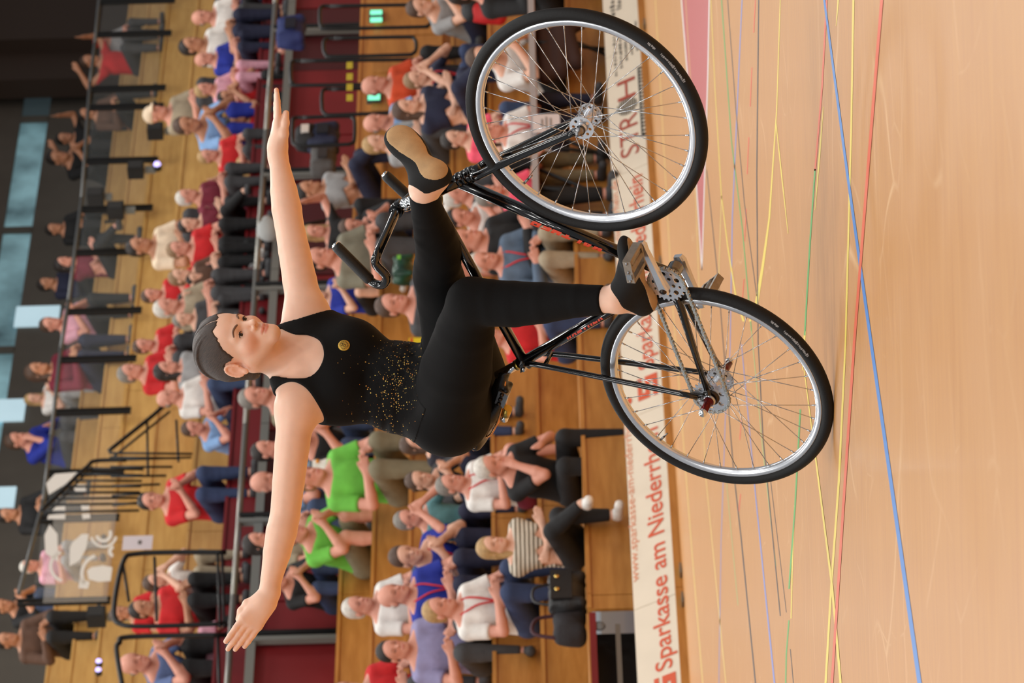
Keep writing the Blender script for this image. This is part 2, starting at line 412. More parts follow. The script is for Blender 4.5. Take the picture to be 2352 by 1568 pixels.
board_text('Sparkasse am Niederrhein', 1541, 988, 1499, 50, INKO, .008)
board_text('www.sparkasse-am-niederrhein.de', 1318, 905, 1440, 24, INKP)
board_text('Sparkasse am Niederrhein', 848, 408, 1499, 50, INKO, .008)
board_text('www.sparkasse-am-niederrhein.de', 735, 398, 1440, 24, INKP)
SL = [R_(0, .0, 1, .24), R_(.72, .24, 1, .62), R_(0, .40, .72, .62), R_(0, .62, .28, 1), R_(.28, .78, 1, 1)]
dot = [[(.5+.5*math.cos(a), .5+.5*math.sin(a)) for a in np.linspace(0, 6.283, 17)[:-1]]]
board_quads('emblem', SL, 916, 866, 1505, 1460, INKO); board_quads('emblem_dot', dot, 914, 899, 1446, 1434, INKO)
board_quads('emblem', SL, 1612, 1554, 1505, 1460, INKO); board_quads('emblem_dot', dot, 1608, 1590, 1446, 1434, INKO)
board_text('STR', 357, 262, 1496, 66, INKR); board_text('H', 226, 182, 1496, 66, INKR)
ring = []
for k in range(9):
    x = (k+.5)/9; hh = math.sqrt(max(0, 1-(2*x-1)**2))*.5
    ring.append(R_(x-.03, .5-hh, x+.03, .5+hh))
board_quads('emblem_disc', [[(b, a) for a, b in q] for q in ring], 262, 224, 1498, 1448, INKK)
board_quads('printed_bar', [R_(0, 0, 1, 1)], 325, 167, 1519, 1504, INKK)
rn_ = random.Random(8)
marks = []; x = .04
while x < .95:
    w_ = rn_.uniform(.018, .03); marks.append(R_(x, .3, x+w_, .72)); x += w_+.03
board_quads('printed_marks', [[(px, py) for px, py in q] for q in marks], 325, 167, 1518.5, 1504.5, BRD).location = tuple(bn_*.001)
for row, (a, b) in enumerate(((165, 40), (152, 55), (140, 95), (132, 88), (128, 60))):
    mk = []; x = 0
    while x < 1:
        w_ = rn_.uniform(.02, .06); mk.append(R_(x, rn_.uniform(0, .15), min(1, x+w_), rn_.uniform(.6, 1))); x += w_+rn_.uniform(.012, .05)
    board_quads('printed_marks', mk, a, b, 1454+row*14, 1446+row*14, M('grey_print', (96, 92, 84), .6))
for row, (a, b) in enumerate(((38, -60), (18, -60))):
    mk = []; x = 0
    while x < 1:
        w_ = rn_.uniform(.03, .07); mk.append(R_(x, 0, min(1, x+w_), rn_.uniform(.6, 1))); x += w_+.04
    board_quads('printed_marks', mk, a, b, 1456+row*17, 1443+row*17, M('grey_print', (96, 92, 84), .6))
# ---- lower stand: steps faced with plywood boards
RUN = .66; T0_ = .42
tops_px = [1326, 1226, None, None, 945, 867, 799]
TS = [T0_+RUN*k for k in range(7)]
ZS = [zc(p, t) if p else None for p, t in zip(tops_px, TS)]
ZS[2] = ZS[1]+(ZS[4]-ZS[1])/3; ZS[3] = ZS[1]+(ZS[4]-ZS[1])*2/3
def span(t, z0, z1, step):
    out = []; s = -14.0
    while s < 60:
        if any(in_view(BL(q, t, z)) for q in (s, s+step/2, s+step) for z in (z0, z1)): out.append(s)
        s += step
    return out
STD = thing('lower_stand', 'stepped plywood spectator stand behind the cream board', 'stand', tuple(BL(0, T0_, 0)))
def steps(root, TS, ZS, z_first, depth_last, mat, mats=None, blen=2.4, smin=None):
    for k, (t, z) in enumerate(zip(TS, ZS)):
        zb = z_first if k == 0 else ZS[k-1]-.02; t2 = TS[k+1] if k+1 < len(TS) else t+depth_last
        m_ = mats[k] if mats else mat
        for s in span(t, zb, z, blen):
            o = -(k % 2)*.7; L0 = blen
            if smin is not None and k == 0:
                if s+blen < smin+.1: continue
                if s < smin: o = (smin-s)/2; L0 = blen-(smin-s)
            P_('riser_board', MB().box(BL(s+blen/2+o, t+.011, (zb+z-.026)/2), L0-.008, .022, z-zb-.026, AX_B), m_, root)
            P_('tread_board', MB().box(BL(s+blen/2+o, (t+t2)/2-.006, z-.013), L0-.008, t2-t+.02, .026, AX_B), m_, root)
s_open = s_at(1402, TS[0])
steps(STD, TS, ZS, 0.0, .70, WOODL, smin=s_open)
# the open end of the first step: black recess, rails, red edge
so = s_open-2.2
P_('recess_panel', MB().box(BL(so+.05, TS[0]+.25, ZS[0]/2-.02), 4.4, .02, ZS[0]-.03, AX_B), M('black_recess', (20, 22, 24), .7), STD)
P_('tread_board', MB().box(BL(so+1.0-.05, TS[0]+RUN/2, ZS[0]-.013), 2.4, RUN+.02, .026, AX_B), WOODL, STD)
P_('recess_rail', MB().box(BL(so, TS[0]+.05, zc(1389, TS[0])), 4.2, .03, .03, AX_B), STEEL, STD)
P_('recess_rail', MB().box(BL(so, TS[0]+.05, zc(1436, TS[0])), 4.2, .03, .035, AX_B), STEEL, STD)
P_('red_edge', MB().box(BL(s_open-.6, TS[0]-.01, ZS[0]-.03), 1.1, .02, .04, AX_B), REDW, STD)
P_('wheel_cover', MB().lathe(bt(1376, 1438, TS[0]), o_b, [(0, .012), (.035, .012), (.04, 0), (0, 0)], 20), M('pale_disc', (120, 126, 130), .5), STD)
# ---- red parapet and its handrail between the stands
TW = TS[-1]+.72; ZW = zc(612, TW); ZR = zc(580, TW)
par = thing('red_parapet', 'dark red panelled parapet with a steel handrail above the lower stand', 'parapet', tuple(BL(0, TW, ZS[-1])))
for i, s in enumerate(span(TW, ZS[-1], ZW, 1.1)):
    P_('red_panel', MB().box(BL(s+.55, TW+.02, (ZS[-1]+ZW)/2-.1), 1.085, .03+.012*(i % 2), ZW-ZS[-1]+.2, AX_B), REDW if i % 3 else M('deep_red_panel', (74, 14, 20), .55), par)
ss = span(TW, ZW, ZR, 2.2)
for a in ss:
    P_('handrail', MB().tube([BL(a, TW-.06, ZR), BL(a+2.196, TW-.06, ZR)], .026, 10), STEEL, par)
    P_('lower_rail', MB().box(BL(a+1.1, TW-.06, ZR-.16), 2.19, .03, .07, AX_B), M('grey_painted_steel', (112, 114, 110), .5), par)
for a in (s_at(1452, TW), s_at(1180, TW), s_at(650, TW), s_at(390, TW), s_at(60, TW)):
    P_('post', MB().box(BL(a, TW-.06, (ZS[-1]+ZR)/2), .05, .05, ZR-ZS[-1], AX_B), DARKM, par)
    P_('post', MB().box(BL(a-.07, TW-.06, (ZS[-1]+ZR)/2), .05, .05, ZR-ZS[-1], AX_B), M('grey_painted_steel', (112, 114, 110), .5), par)
# ---- upper stand
TU = [TW+1.05, TW+1.95, TW+2.95, TW+4.0, TW+5.0, TW+6.0]; ZU = [zc(p, t) for p, t in zip((545, 467, 374, 300, 248, 200), TU)]
UST = thing('upper_stand', 'pale plywood upper stand rising to the gallery', 'stand', tuple(BL(0, TU[0], ZU[0])))
steps(UST, TU, ZU, ZW-.5, 3.4, WOODU, [REDW]+[WOODU]*5)
# ---- gallery wall, windows, added shade slab
TG = TU[-1]+3.4; WC = 14.0
def wall_piece(name, t, s0, s1, z0, z1, mat, th=.2):
    o = MB().box(BL((s0+s1)/2, t, (z0+z1)/2), s1-s0, th, z1-z0, AX_B).obj(name, mat); o['kind'] = 'structure'; return o
zg = ZU[-1]
zw0, zw1 = zc(34, TG), zc(-34, TG)
wall_piece('wall_back', TG+.12, -5, 60, zg-.5, zw0, CONC)
wall_piece('wall_top', TG+.12, -5, 60, zw1, zw1+3.5, CONC)
SKYW = M('daylight_window', (150, 196, 206), .3, emit=.75, col2=(58, 84, 92), scale=1.3)
_n = SKYW.node_tree; _b = _n.nodes['Principled BSDF']; _n.links.new(_b.inputs['Base Color'].links[0].from_socket, _b.inputs['Emission Color'])
a = s_at(1700, TG)
k = 0
for s in span(TG, zw0, zw1, 2.6):
    k += 1; o = MB().box(BL(s+1.3, TG+.06, (zw0+zw1)/2), 2.5, .02, zw1-zw0, AX_B).obj('window_%d' % k, SKYW if s < s_at(330, TG) else M('dim_window', (92, 110, 116), .3, emit=.25, var=.3, scale=.6)); o['kind'] = 'structure'
    f = MB().box(BL(s, TG+.03, (zw0+zw1)/2), .1, .06, zw1-zw0, AX_B).obj('window_frame', CONC); f.parent = o
for pa, pb, p0, p1 in ((672, 716, 40, 140), (884, 932, -8, 62), (1085, 1130, -60, 40)):
    k += 1; c0, c1 = bt(p0, (pa+pb)/2, TG), bt(p1, (pa+pb)/2, TG); s0, s1 = s_at(pb, TG), s_at(pa, TG)
    o = MB().box(BL((s0+s1)/2, TG+.0, (c0[2]+c1[2])/2), s1-s0, .03, c0[2]-c1[2], AX_B).obj('window_%d' % k, M('bright_window', (196, 226, 238), .3, emit=1.1, var=.12, scale=2)); o['kind'] = 'structure'
wall_piece('wall_pier', TG-.3, s_at(214, TG), s_at(150, TG), zg, zw1+1, M('brown_dark_wall', (66, 52, 44), .8), .3)
wall_piece('wall_side', TG-.5, s_at(150, TG), s_at(150, TG)+9, zg, zw1+1, M('brown_dark_wall', (66, 52, 44), .8), .3)
o = MB().box(BL(22, TG-.4, zw1+2.6), 60, 4.5, .25, AX_B).obj('shade_slab', CONC); o['kind'] = 'structure'  # unseen slab added above the gallery to keep light off it
# ---- gallery balustrade: posts, rail and clear panes
GLS = M('clear_pane', (210, 220, 222), .05); GLS.node_tree.nodes['Principled BSDF'].inputs['Alpha'].default_value = .035
def bal(label, t, pts_top, pts_bot, posts, glass=True, pair=.062):
    """pts: photo picks of the top rail; posts: columns"""
    r = thing('balustrade', label, 'railing', tuple(bt(pts_bot, posts[0], t)))
    tp = [bt(px, py, t) for px, py in pts_top]
    for a, b in zip(tp[:-1], tp[1:]): P_('top_rail', MB().tube([a, b], .022, 8), M('dull_steel', (104, 106, 106), .45, .6), r)
    def ztop(s):
        S_ = [(q-O_B)@d_b for q in tp]; i = np.argsort(S_); return np.interp(s, np.array(S_)[i], np.array([q[2] for q in tp])[i])
    prev = None
    for py in posts:
        s = s_at(py, t); zb = bt(pts_bot, 784, t)[2]; zt = ztop(s)
        for q in (0, pair): P_('post', MB().box(BL(s+q, t, (zb+zt)/2), .024, .03, zt-zb, AX_B), DARKM, r)
        if glass and prev is not None: P_('glass_pane', MB().box(BL((prev+pair+s)/2, t, zb+(zt-zb)*.53), s-prev-pair-.1, .012, (zt-zb)*.82, AX_B), GLS, r)
        prev = s
    return r
bal('black gallery balustrade with clear panes in front of the seated gallery crowd', TU[3]-.1, [(43, 1362), (100, 1150), (118, 1000), (140, 800), (158, 690), (188, 455), (207, 190), (218, 100), (232, -40)], 318, [1355, 1165, 1060, 920, 800, 690, 555, 455, 345, 222, 180, 55, -20])
# ---- black hoops and stair rails
def hoop(label, t, pts, r=.019, extra=None, name='stair_rail', mat=None):
    o = thing(name, label, 'railing', tuple(bt(*pts[0], t)))
    P_('rail_tube', MB().tube(spline([bt(px, py, t) for px, py in pts], 5), r, 8), mat or DARKM, o)
    for e in (extra or []): P_('bar', MB().tube([bt(*e[0], t), bt(*e[1], t)], r*.6, 8), mat or DARKM, o)
    return o
TA_ = TU[1]-.25
hoop('black sloping stair rail with balusters below the gallery', TA_, [(250, 1035), (300, 995), (350, 955), (378, 930)], extra=[((250, 1040), (442, 1042)), ((262, 1048), (390, 945)), ((338, 970), (340, 1090)), ((405, 965), (410, 1060))]+[((252+i*1.2, 1050+i*22), (410-i*14, 1052+i*20)) for i in range(6)])
hoop('black sloping stair rail rising to the gallery floor', TA_+.4, [(95, 1172), (150, 1120), (200, 1072), (220, 1058), (290, 1056)], extra=[((100, 1176), (320, 1172)), ((108, 1180), (212, 1072)), ((220, 1058), (440, 1050))]+[((190-i*14, 1075+i*14), (330-i*2, 1078+i*13)) for i in range(7)])
hoop('black rounded rail frame beside the red steps, left of the white notice', TU[0]-.5, [(520, 1268), (400, 1268), (310, 1272), (285, 1285), (268, 1350), (262, 1410), (275, 1432), (330, 1438), (520, 1432)], .021, [((282, 1290), (296, 1380)), ((510, 1268), (515, 1440)), ((355, 1280), (360, 1425)), ((500, 1268), (505, 1440))])
hoop('black rounded rail frame at the left edge of the photo', TU[0]-.5, [(520, 1458), (300, 1462), (275, 1475), (268, 1495), (282, 1580)], .021, [((520, 1452), (526, 1600)), ((500, 1465), (505, 1600))])
for i, (a, b, p0, p1) in enumerate(((744, 956, 88, 124), (735, 990, 14, 60), (668, 968, 140, 190), (740, 905, 205, 258), (672, 815, 270, 330))):
    hoop(['tall black stair hoop below the upper exit sign', 'black stair hoop at the top right edge', 'widest black stair hoop left of the exit signs', 'black stair hoop beside the yellow strip', 'lowest black stair hoop near the spread hand'][i], TS[3]+.1*i, [(a+22, p0), (b-22, p0-3), (b-6, p0), (b, p0+10), (b-1, p1-8), (b-10, p1), (b-26, p1+2), (a+22, p1+6), (a+6, p1+2), (a, p1-8), (a, p0+8), (a+8, p0), (a+22, p0)], .016)
# ---- plank wall of the exit stair with two lit exit signs
tv = TS[4]-.15; zv0, zv1 = zc(1010, tv), zc(835, tv)
pw = thing('plank_wall', 'vertical plank wall beside the exit stairs, top right', 'wall', tuple(BL(s_at(330, tv), tv, zv0)))
s = s_at(338, tv)
while s < s_at(-60, tv):
    P_('plank', MB().box(BL(s+.29, tv, (zv0+zv1)/2), .565, .03, zv1-zv0, AX_B), WOODL, pw); s += .58
EXG = M('green_exit_light', (120, 235, 190), .4, emit=2.2)
for lab, (px, py, h2) in (('lit green exit sign of two panes in the top right corner', (864, 37, 1)), ('lit green exit sign nearer the orange shirt', (859, 223, 0))):
    e = thing('exit_sign', lab, 'sign', tuple(bt(px, py, tv-.06)))
    P_('housing', MB().box(bt(px, py, tv-.03), .14, .05, .12, AX_B), M('sign_housing', (60, 70, 66), .5), e)
    for j in ((-.5, .5) if h2 else (0,)): P_('lit_panel', MB().box(bt(px, py+j*17, tv-.06), .055 if h2 else .07, .012, .10, AX_B), EXG, e)
# ================================================================== the bicycle (rearing on its back wheel, leaning away)
n_b = unit([-.59, -.72, .363])                       # axle of the back wheel, towards the rider's right
HUB_R = dp(1645, 889, 11.02)
fw_b = unit(np.cross(n_b, [0, 0, 1]))*-1.0           # forwards, level, in the plane of the frame
if fw_b[0] < 0: fw_b = -fw_b
up_b = np.cross(fw_b, n_b)*-1.0
if up_b[2] < 0: up_b = -up_b
def bp(px, py, o=0.0):
    r = ray(px, py); return OC+r*(((HUB_R-OC)@n_b+o)/(r@n_b))
BLK = M('black_gloss_enamel', (8, 8, 9), .14, coat=.6)
RUB = M('black_tyre_rubber', (14, 14, 15), .6, bump=.1, bscale=300, spec=.35)
ALU = M('polished_aluminium', (228, 232, 238), .24, .85, var=.06, scale=20)
ALUD = M('grey_aluminium', (140, 140, 142), .33, 1.0, var=.1, scale=40)
CHR = M('chrome', (226, 228, 230), .06, 1.0)
STL = M('spoke_steel', (190, 192, 195), .18, 1.0)
BRS = M('brass', (190, 160, 80), .3, 1.0)
GRIP = M('black_foam_grip', (13, 13, 14), .5, bump=.12, bscale=400)
ORG = M('orange_red_lettering', (226, 70, 36), .5)
REDP = M('dark_red_anodised', (95, 22, 22), .25, .7)
LTH = M('black_saddle_leather', (18, 18, 19), .35, bump=.1, bscale=250)
PEDM = M('pedal_cast_grey', (150, 140, 128), .42, .6, var=.15, scale=60)
base_b = HUB_R-up_b*.311; base_b[2] = 0
BIKE = thing('bicycle', 'black artistic-cycling bicycle rearing up on its back wheel', 'bicycle', tuple(base_b))
def part(name, mb_or_me, mat=None, parent=None):
    me = mb_or_me.mesh(name, mat) if isinstance(mb_or_me, MB) else mb_or_me
    if mat and not me.materials: me.materials.append(mat)
    o = link(name, me)
    if parent is None: parent = BIKE
    o.parent = parent
    o.matrix_parent_inverse = Matrix.Translation(-parent.location) if parent.type == 'EMPTY' else Matrix.Identity(4)
    return o
def plate(outline, holes, t, mat, name='plate'):
    bm = bmesh.new()
    es = []
    for loop in [outline]+holes:
        vs = [bm.verts.new((x, y, 0)) for x, y in loop]
        es += [bm.edges.new((vs[i], vs[(i+1) % len(vs)])) for i in range(len(vs))]
    bmesh.ops.triangle_fill(bm, edges=es, use_beauty=True, use_dissolve=False)
    r = bmesh.ops.extrude_face_region(bm, geom=bm.faces[:])
    for g in r['geom']:
        if isinstance(g, bmesh.types.BMVert): g.co.z += t
    bmesh.ops.translate(bm, verts=bm.verts, vec=(0, 0, -t/2))
    bmesh.ops.recalc_face_normals(bm, faces=bm.faces)
    me = bpy.data.meshes.new(name); bm.to_mesh(me); bm.free(); me.materials.append(mat); return me
def circ(r, n, cx=0, cy=0, a0=0): return [(cx+r*math.cos(a0+2*math.pi*i/n), cy+r*math.sin(a0+2*math.pi*i/n)) for i in range(n)]
def cogline(nt, r, dep):
    out = []
    for i in range(nt):
        for da, rr in ((-.32, r-dep*.5), (-.13, r+dep*.5), (.13, r+dep*.5), (.32, r-dep*.5)):
            a = 2*math.pi*(i+da)/nt; out.append((rr*math.cos(a), rr*math.sin(a)))
    return out
def frame_m(c, ax, e1):
    a = unit(ax); e1 = unit(e1-a*(a@e1)); e2 = np.cross(a, e1)
    m = Matrix(((e1[0], e2[0], a[0], c[0]), (e1[1], e2[1], a[1], c[1]), (e1[2], e2[2], a[2], c[2]), (0, 0, 0, 1))); return m
Z3 = np.array([0, 0, 1.])
def spoke_mesh(side, lead, zf, rh):
    a = lead*math.radians(62)
    p0 = np.array([rh*math.cos(a), rh*math.sin(a), side*zf]); p1 = np.array([.284, 0, 0])
    d = unit(p1-p0)
    mb = MB(); mb.tube([p0, p1-d*.013], .0011, 6); mb.tube([p1-d*.014, p1+d*.002], .0021, 6)
    mb.tube([p0-np.array([0, 0, side*.004]), p0], .0016, 6)
    return mb.mesh('spoke', STL)
def wheel(name, c, ax, phase, zf, rh, valve_ang, label=None):
    mw = frame_m(c, ax, unit(np.cross(ax, Z3)))
    mb = MB()
    prof = [(.300, -.0085), (.3005, -.0105), (.2985, -.0115), (.2865, -.0095), (.2815, -.005), (.2808, 0), (.2815, .005), (.2865, .0095), (.2985, .0115), (.3005, .0105), (.300, .0085), (.2965, 0)]
    mb.lathe((0, 0, 0), Z3, prof, 96, close=True)
    rim = link(name, mb.mesh(name, ALU)); rim.parent = BIKE
    rim.matrix_parent_inverse = Matrix.Translation(-BIKE.location); rim.matrix_basis = mw
    if label: rim['label'] = label
    t = MB(); pr = []
    for i in range(20):
        a = 2*math.pi*i/20; pr.append((.3135+.0172*math.cos(a), .0158*math.sin(a)))
    t.lathe((0, 0, 0), Z3, pr, 120, close=True); t.obj('tire', RUB, rim)
    # printed sidewall marks
    pm = MB(); rnd = random.Random(3)
    for a0, a1 in ((0.0, .30), (.36, .44)):
        a = a0
        while a < a1:
            da = rnd.uniform(.006, .018); r0 = .3165+rnd.uniform(0, .002); r1 = .3245-rnd.uniform(0, .003)
            q = []
            for rr, aa in ((r0, a), (r1, a), (r1, a+da), (r0, a+da)):
                zz = .0158*math.sqrt(max(0, 1-((rr-.3135)/.0172)**2))+.0004; aa += valve_ang+2.8
                q.append((rr*math.cos(aa), rr*math.sin(aa), zz))
            pm.add(q, [(0, 1, 2, 3)]); a += da+rnd.uniform(.001, .006)
    pm.obj('sidewall_print', M('pale_tyre_print', (150, 152, 155), .6), rim)
    hb = MB(); hb.lathe((0, 0, 0), Z3, [(.0, -zf-.014), (.012, -zf-.014), (.013, -zf-.004), (.0155, -zf), (.0145, -zf*.7), (.0135, 0), (.0145, zf*.7), (.0155, zf), (.013, zf+.004), (.012, zf+.014), (0, zf+.014)], 28)
    hub = hb.obj('hub', ALU, rim)
    holes = []
    for i in range(8): holes.append(circ(.0046, 8, .0225*math.cos(i*math.pi/4), .0225*math.sin(i*math.pi/4)))
    fm = plate(circ(rh+.005, 40), holes, .0026, ALU, 'hub_flange')
    for s in (-1, 1):
        o = link('hub_flange', fm, parent=rim); o.location = (0, 0, s*zf)
    sp = {(s, l): spoke_mesh(s, l, zf, rh) for s in (-1, 1) for l in (-1, 1)}
    for k in range(36):
        s = 1 if k % 2 else -1; l = 1 if (k//2) % 2 else -1
        o = link('spoke', sp[(s, l)], parent=rim); o.rotation_euler = (0, 0, phase+k*math.pi/18)
    v = MB(); v.tube([(.281, 0, 0), (.262, 0, 0)], .0032, 8); v.tube([(.262, 0, 0), (.245, 0, 0)], .0024, 8)
    vo = v.obj('valve', ALUD, rim); vo.rotation_euler = (0, 0, valve_ang)
    return rim, mw
n_f = unit([-.525, -.785, .335])
HUB_F = bp(1346, 278)
def ang_of(mw, p):
    q = mw.inverted() @ Vector(p); return math.atan2(q.y, q.x)
def wheel_valve(c, ax, px, py):
    mw = frame_m(c, ax, unit(np.cross(ax, Z3)))
    r = ray(px, py); p = OC+r*(((c-OC)@unit(ax))/(r@unit(ax))); return ang_of(mw, p)
wheel('rear_wheel', HUB_R, n_b, .05, .036, .034, wheel_valve(HUB_R, n_b, 1512, 1015), 'back wheel with silver rim, standing on the floor')
wheel('front_wheel', HUB_F, n_f, .02, .035, .028, wheel_valve(HUB_F, n_f, 1208, 417), 'front wheel with silver rim, lifted off the floor')
# axle ends
def along(c, ax, pts, n=20):
    mb = MB(); mb.lathe(c, ax, pts, n); return mb
part('axle_nut', along(HUB_F, n_f, [(0, .072), (.006, .072), (.0065, .06), (.011, .06), (.011, .053), (.013, .05), (.013, .044), (0, .044)]), ALUD)
part('axle_nut', along(HUB_F, -n_f, [(0, .072), (.006, .072), (.0065, .06), (.011, .06), (.011, .053), (.013, .05), (.013, .044), (0, .044)]), ALUD)
for s in (1, -1):
    ft = part('foot_peg', along(HUB_R, n_b*s, [(0, .06), (.014, .06), (.0145, .066), (.011, .07), (.0105, .074), (.0105, .108), (0, .108)]), REDP)
    part('peg_cap', along(HUB_R, n_b*s, [(.0105, .1075), (.0112, .109), (.0112, .116), (.009, .12), (0, .121)]), CHR, ft)
    part('axle_washer', along(HUB_R, n_b*s, [(0, .062), (.017, .062), (.018, .057), (.015, .053), (0, .053)]), STL, ft)
# frame tubes
BB = bp(1543, 631); SCL = bp(1203, 829); HT0 = bp(980, 447); HT1 = bp(1058, 414)
st_ax = unit(bp(920, 476)-HUB_F)
HTa = HUB_F+st_ax*((HT0-HUB_F)@st_ax); HTb = HUB_F+st_ax*((HT1-HUB_F)@st_ax)
fr = part('frame', MB().tube([HTa, HTb], .0185, 24), BLK)
part('bottom_bracket', MB().lathe(BB, n_b, [(0, .036), (.021, .036), (.021, -.036), (0, -.036)], 28), BLK, fr)
part('head_tube_ring', MB().lathe(HTb, -st_ax, [(.0185, -.004), (.0215, -.002), (.0215, .004), (.019, .006), (.0175, .012), (.0205, .014), (.0205, .022), (.018, .025)], 28), BLK, fr)
part('head_tube_ring', MB().lathe(HTb-st_ax*.03, -st_ax, [(.0175, 0), (.0225, .002), (.0225, .008), (.019, .012), (.0215, .016), (.0215, .024), (.017, .028)], 28), BLK, fr)
part('head_tube_ring', MB().lathe(HTa, st_ax, [(.0185, -.003), (.021, 0), (.021, .008), (.017, .012), (.017, .02)], 28), BLK, fr)
part('head_badge', MB().box(HTa*.6+HTb*.4+n_b*.0165, .012, .02, .004, np.array([fw_b, st_ax, n_b])), M('yellow_sticker', (222, 205, 60), .5), fr)
dt0 = HTb+st_ax*.012; dt_t = part('down_tube', MB().tube([dt0, BB], .0165, 24), BLK, fr)
tt_t = part('top_tube', MB().tube([HTa-st_ax*.012, SCL], .0142, 24), BLK, fr)
st_dir = unit(SCL-BB)
st_t = part('seat_tube', MB().tube([BB, SCL+st_dir*.012], .0146, 24), BLK, fr)
part('seat_clamp', MB().lathe(SCL+st_dir*.004, st_dir, [(.0146, -.012), (.0172, -.010), (.0172, .012), (.0146, .014)], 24)
     .box(SCL-fw_b*.021, .018, .02, .02, np.array([fw_b, n_b, st_dir])), BLK, fr)
for q in (-.004, -.03):
    part('clamp_bolt', along(SCL-fw_b*.022+st_dir*q, n_b, [(0, .016), (.0065, .016), (.0072, .0145), (.0072, -.012), (0, -.012)], 14), STL, fr)
DR = {s: HUB_R+n_b*.0545*s for s in (1, -1)}
for s in (1, -1):
    cs0 = BB+n_b*.026*s-fw_b*.004
    part('chain_stay', MB().tube([cs0, BB+(DR[s]-BB)*.25+n_b*.006*s, DR[s]-unit(DR[s]-BB)*.024], [.0125, .0115, .0075], 16), BLK, fr)
    ss0 = SCL-fw_b*.024-st_dir*.03+n_b*.012*s
    ssj = SCL-fw_b*.04-st_dir*.09+n_b*.027*s
    part('seat_stay', MB().tube(spline([ss0, ssj, DR[s]+unit(ssj-DR[s])*.03], 6), .0078, 16), BLK, fr)
    pl = [(-.016, -.012), (.012, -.02), (.03, -.012), (.034, .006), (.012, .012), (.02, .03), (.006, .036), (-.012, .016)]
    dm = plate([(y, x) for x, y in pl][::-1], [], .006, BLK, 'dropout')
    e1 = unit(unit(ssj-DR[s])+unit(BB-DR[s])*.8)
    part('dropout', MB().tube([DR[s]+unit(ssj-DR[s])*.036, DR[s]], [.0075, .012], 10).tube([DR[s]+unit(BB-DR[s])*.034, DR[s]], [.0075, .012], 10).lathe(DR[s], n_b, [(0, -.0035), (.0165, -.0035), (.0165, .0035), (0, .0035)], 20), BLK, fr)
# red blades on the seat stay bridge
part('stay_bridge', MB().tube([SCL-fw_b*.043-st_dir*.10+n_b*.027, SCL-fw_b*.043-st_dir*.10-n_b*.027], .006, 10), BLK, fr)
# fork, straight blades to the hub
fk = part('fork', MB().lathe(HTb-st_ax*.052, -st_ax, [(0, -.012), (.017, -.012), (.019, 0), (.019, .02), (0, .03)], 24), BLK)
for s in (1, -1):
    c0 = HTb-st_ax*.058; e = HUB_F+n_f*.048*s
    part('fork_blade', MB().tube(spline([c0+n_f*.006*s, c0+n_f*.032*s-st_ax*.02, c0+(e-c0)*.35+n_f*.012*s, e+st_ax*.012], 6), [.0125]*7+[.0118]*6+[.0115-.0006*i for i in range(6)], 16), BLK, fk)
    part('fork_end', MB().lathe(e, n_f, [(0, -.003), (.014, -.003), (.014, .003), (0, .003)], 18).tube([e, e+st_ax*.02], [.011, .0095], 12), BLK, fk)
# stem and bar
CL = HUB_F+st_ax*((bp(915, 479)-HUB_F)@st_ax)
sm = part('stem', MB().tube([HTa+st_ax*.02, CL], .0112, 18).tube([CL-st_ax*.016-unit(np.cross(st_ax, n_f))*0, CL+st_ax*.014], .0165, 18).tube([CL-n_f*.02, CL+n_f*.02], .0195, 20), BLK)
cc = CL-st_ax*.042
part('chrome_collar', MB().lathe(cc, st_ax, [(.011, -.022), (.0185, -.021), (.0185, -.006), (.0165, -.004), (.0165, .002), (.0185, .004), (.0185, .018), (.0145, .02), (.0125, .03)], 24), CHR, sm)
g_f = unit(np.cross(n_f, st_ax));
if g_f[2] < 0: g_f = -g_f
hbar = part('handlebar', MB().tube([CL-n_f*.03, CL+n_f*.03], .0125, 18), BLK)
P1 = bp(857, 588, .2); P1b = bp(852, 612, .212); P2 = bp(876, 640, .213); P2b = bp(868, 660, .21); P3 = bp(843, 655, .205); P4 = bp(800, 617, .2); P5 = bp(757, 571, .195)
def loc_f(p): d = p-CL; return np.array([d@n_f, d@g_f, d@st_ax])
for s in (1, -1):
    pts = []
    for p in (CL+n_f*.02, CL+(P1-CL)*.5, P1, P1b, P2, P2b, P3, P4):
        q = loc_f(p); q[0] *= s; pts.append(CL+n_f*q[0]+g_f*q[1]+st_ax*q[2])
    part('bar_end', MB().tube(spline(pts, 8), .0118, 16), BLK, hbar)
    q3 = loc_f(P3*.85+P4*.15); q5 = loc_f(P5); q3[0] *= s; q5[0] *= s
    a = CL+n_f*q3[0]+g_f*q3[1]+st_ax*q3[2]; e = CL+n_f*q5[0]+g_f*q5[1]+st_ax*q5[2]; d = unit(e-a)
    gr = part('grip', MB().lathe(a, d, [(.0125, -.005), (.0152, 0), (.0155, .01), (.0152, np.linalg.norm(e-a)-.012), (.014, np.linalg.norm(e-a)-.003), (.010, np.linalg.norm(e-a))], 20), GRIP, hbar)
    part('grip_cap', MB().lathe(e, d, [(.0105, -.004), (.0105, .001), (.008, .004), (0, .005)], 16), CHR, hbar)
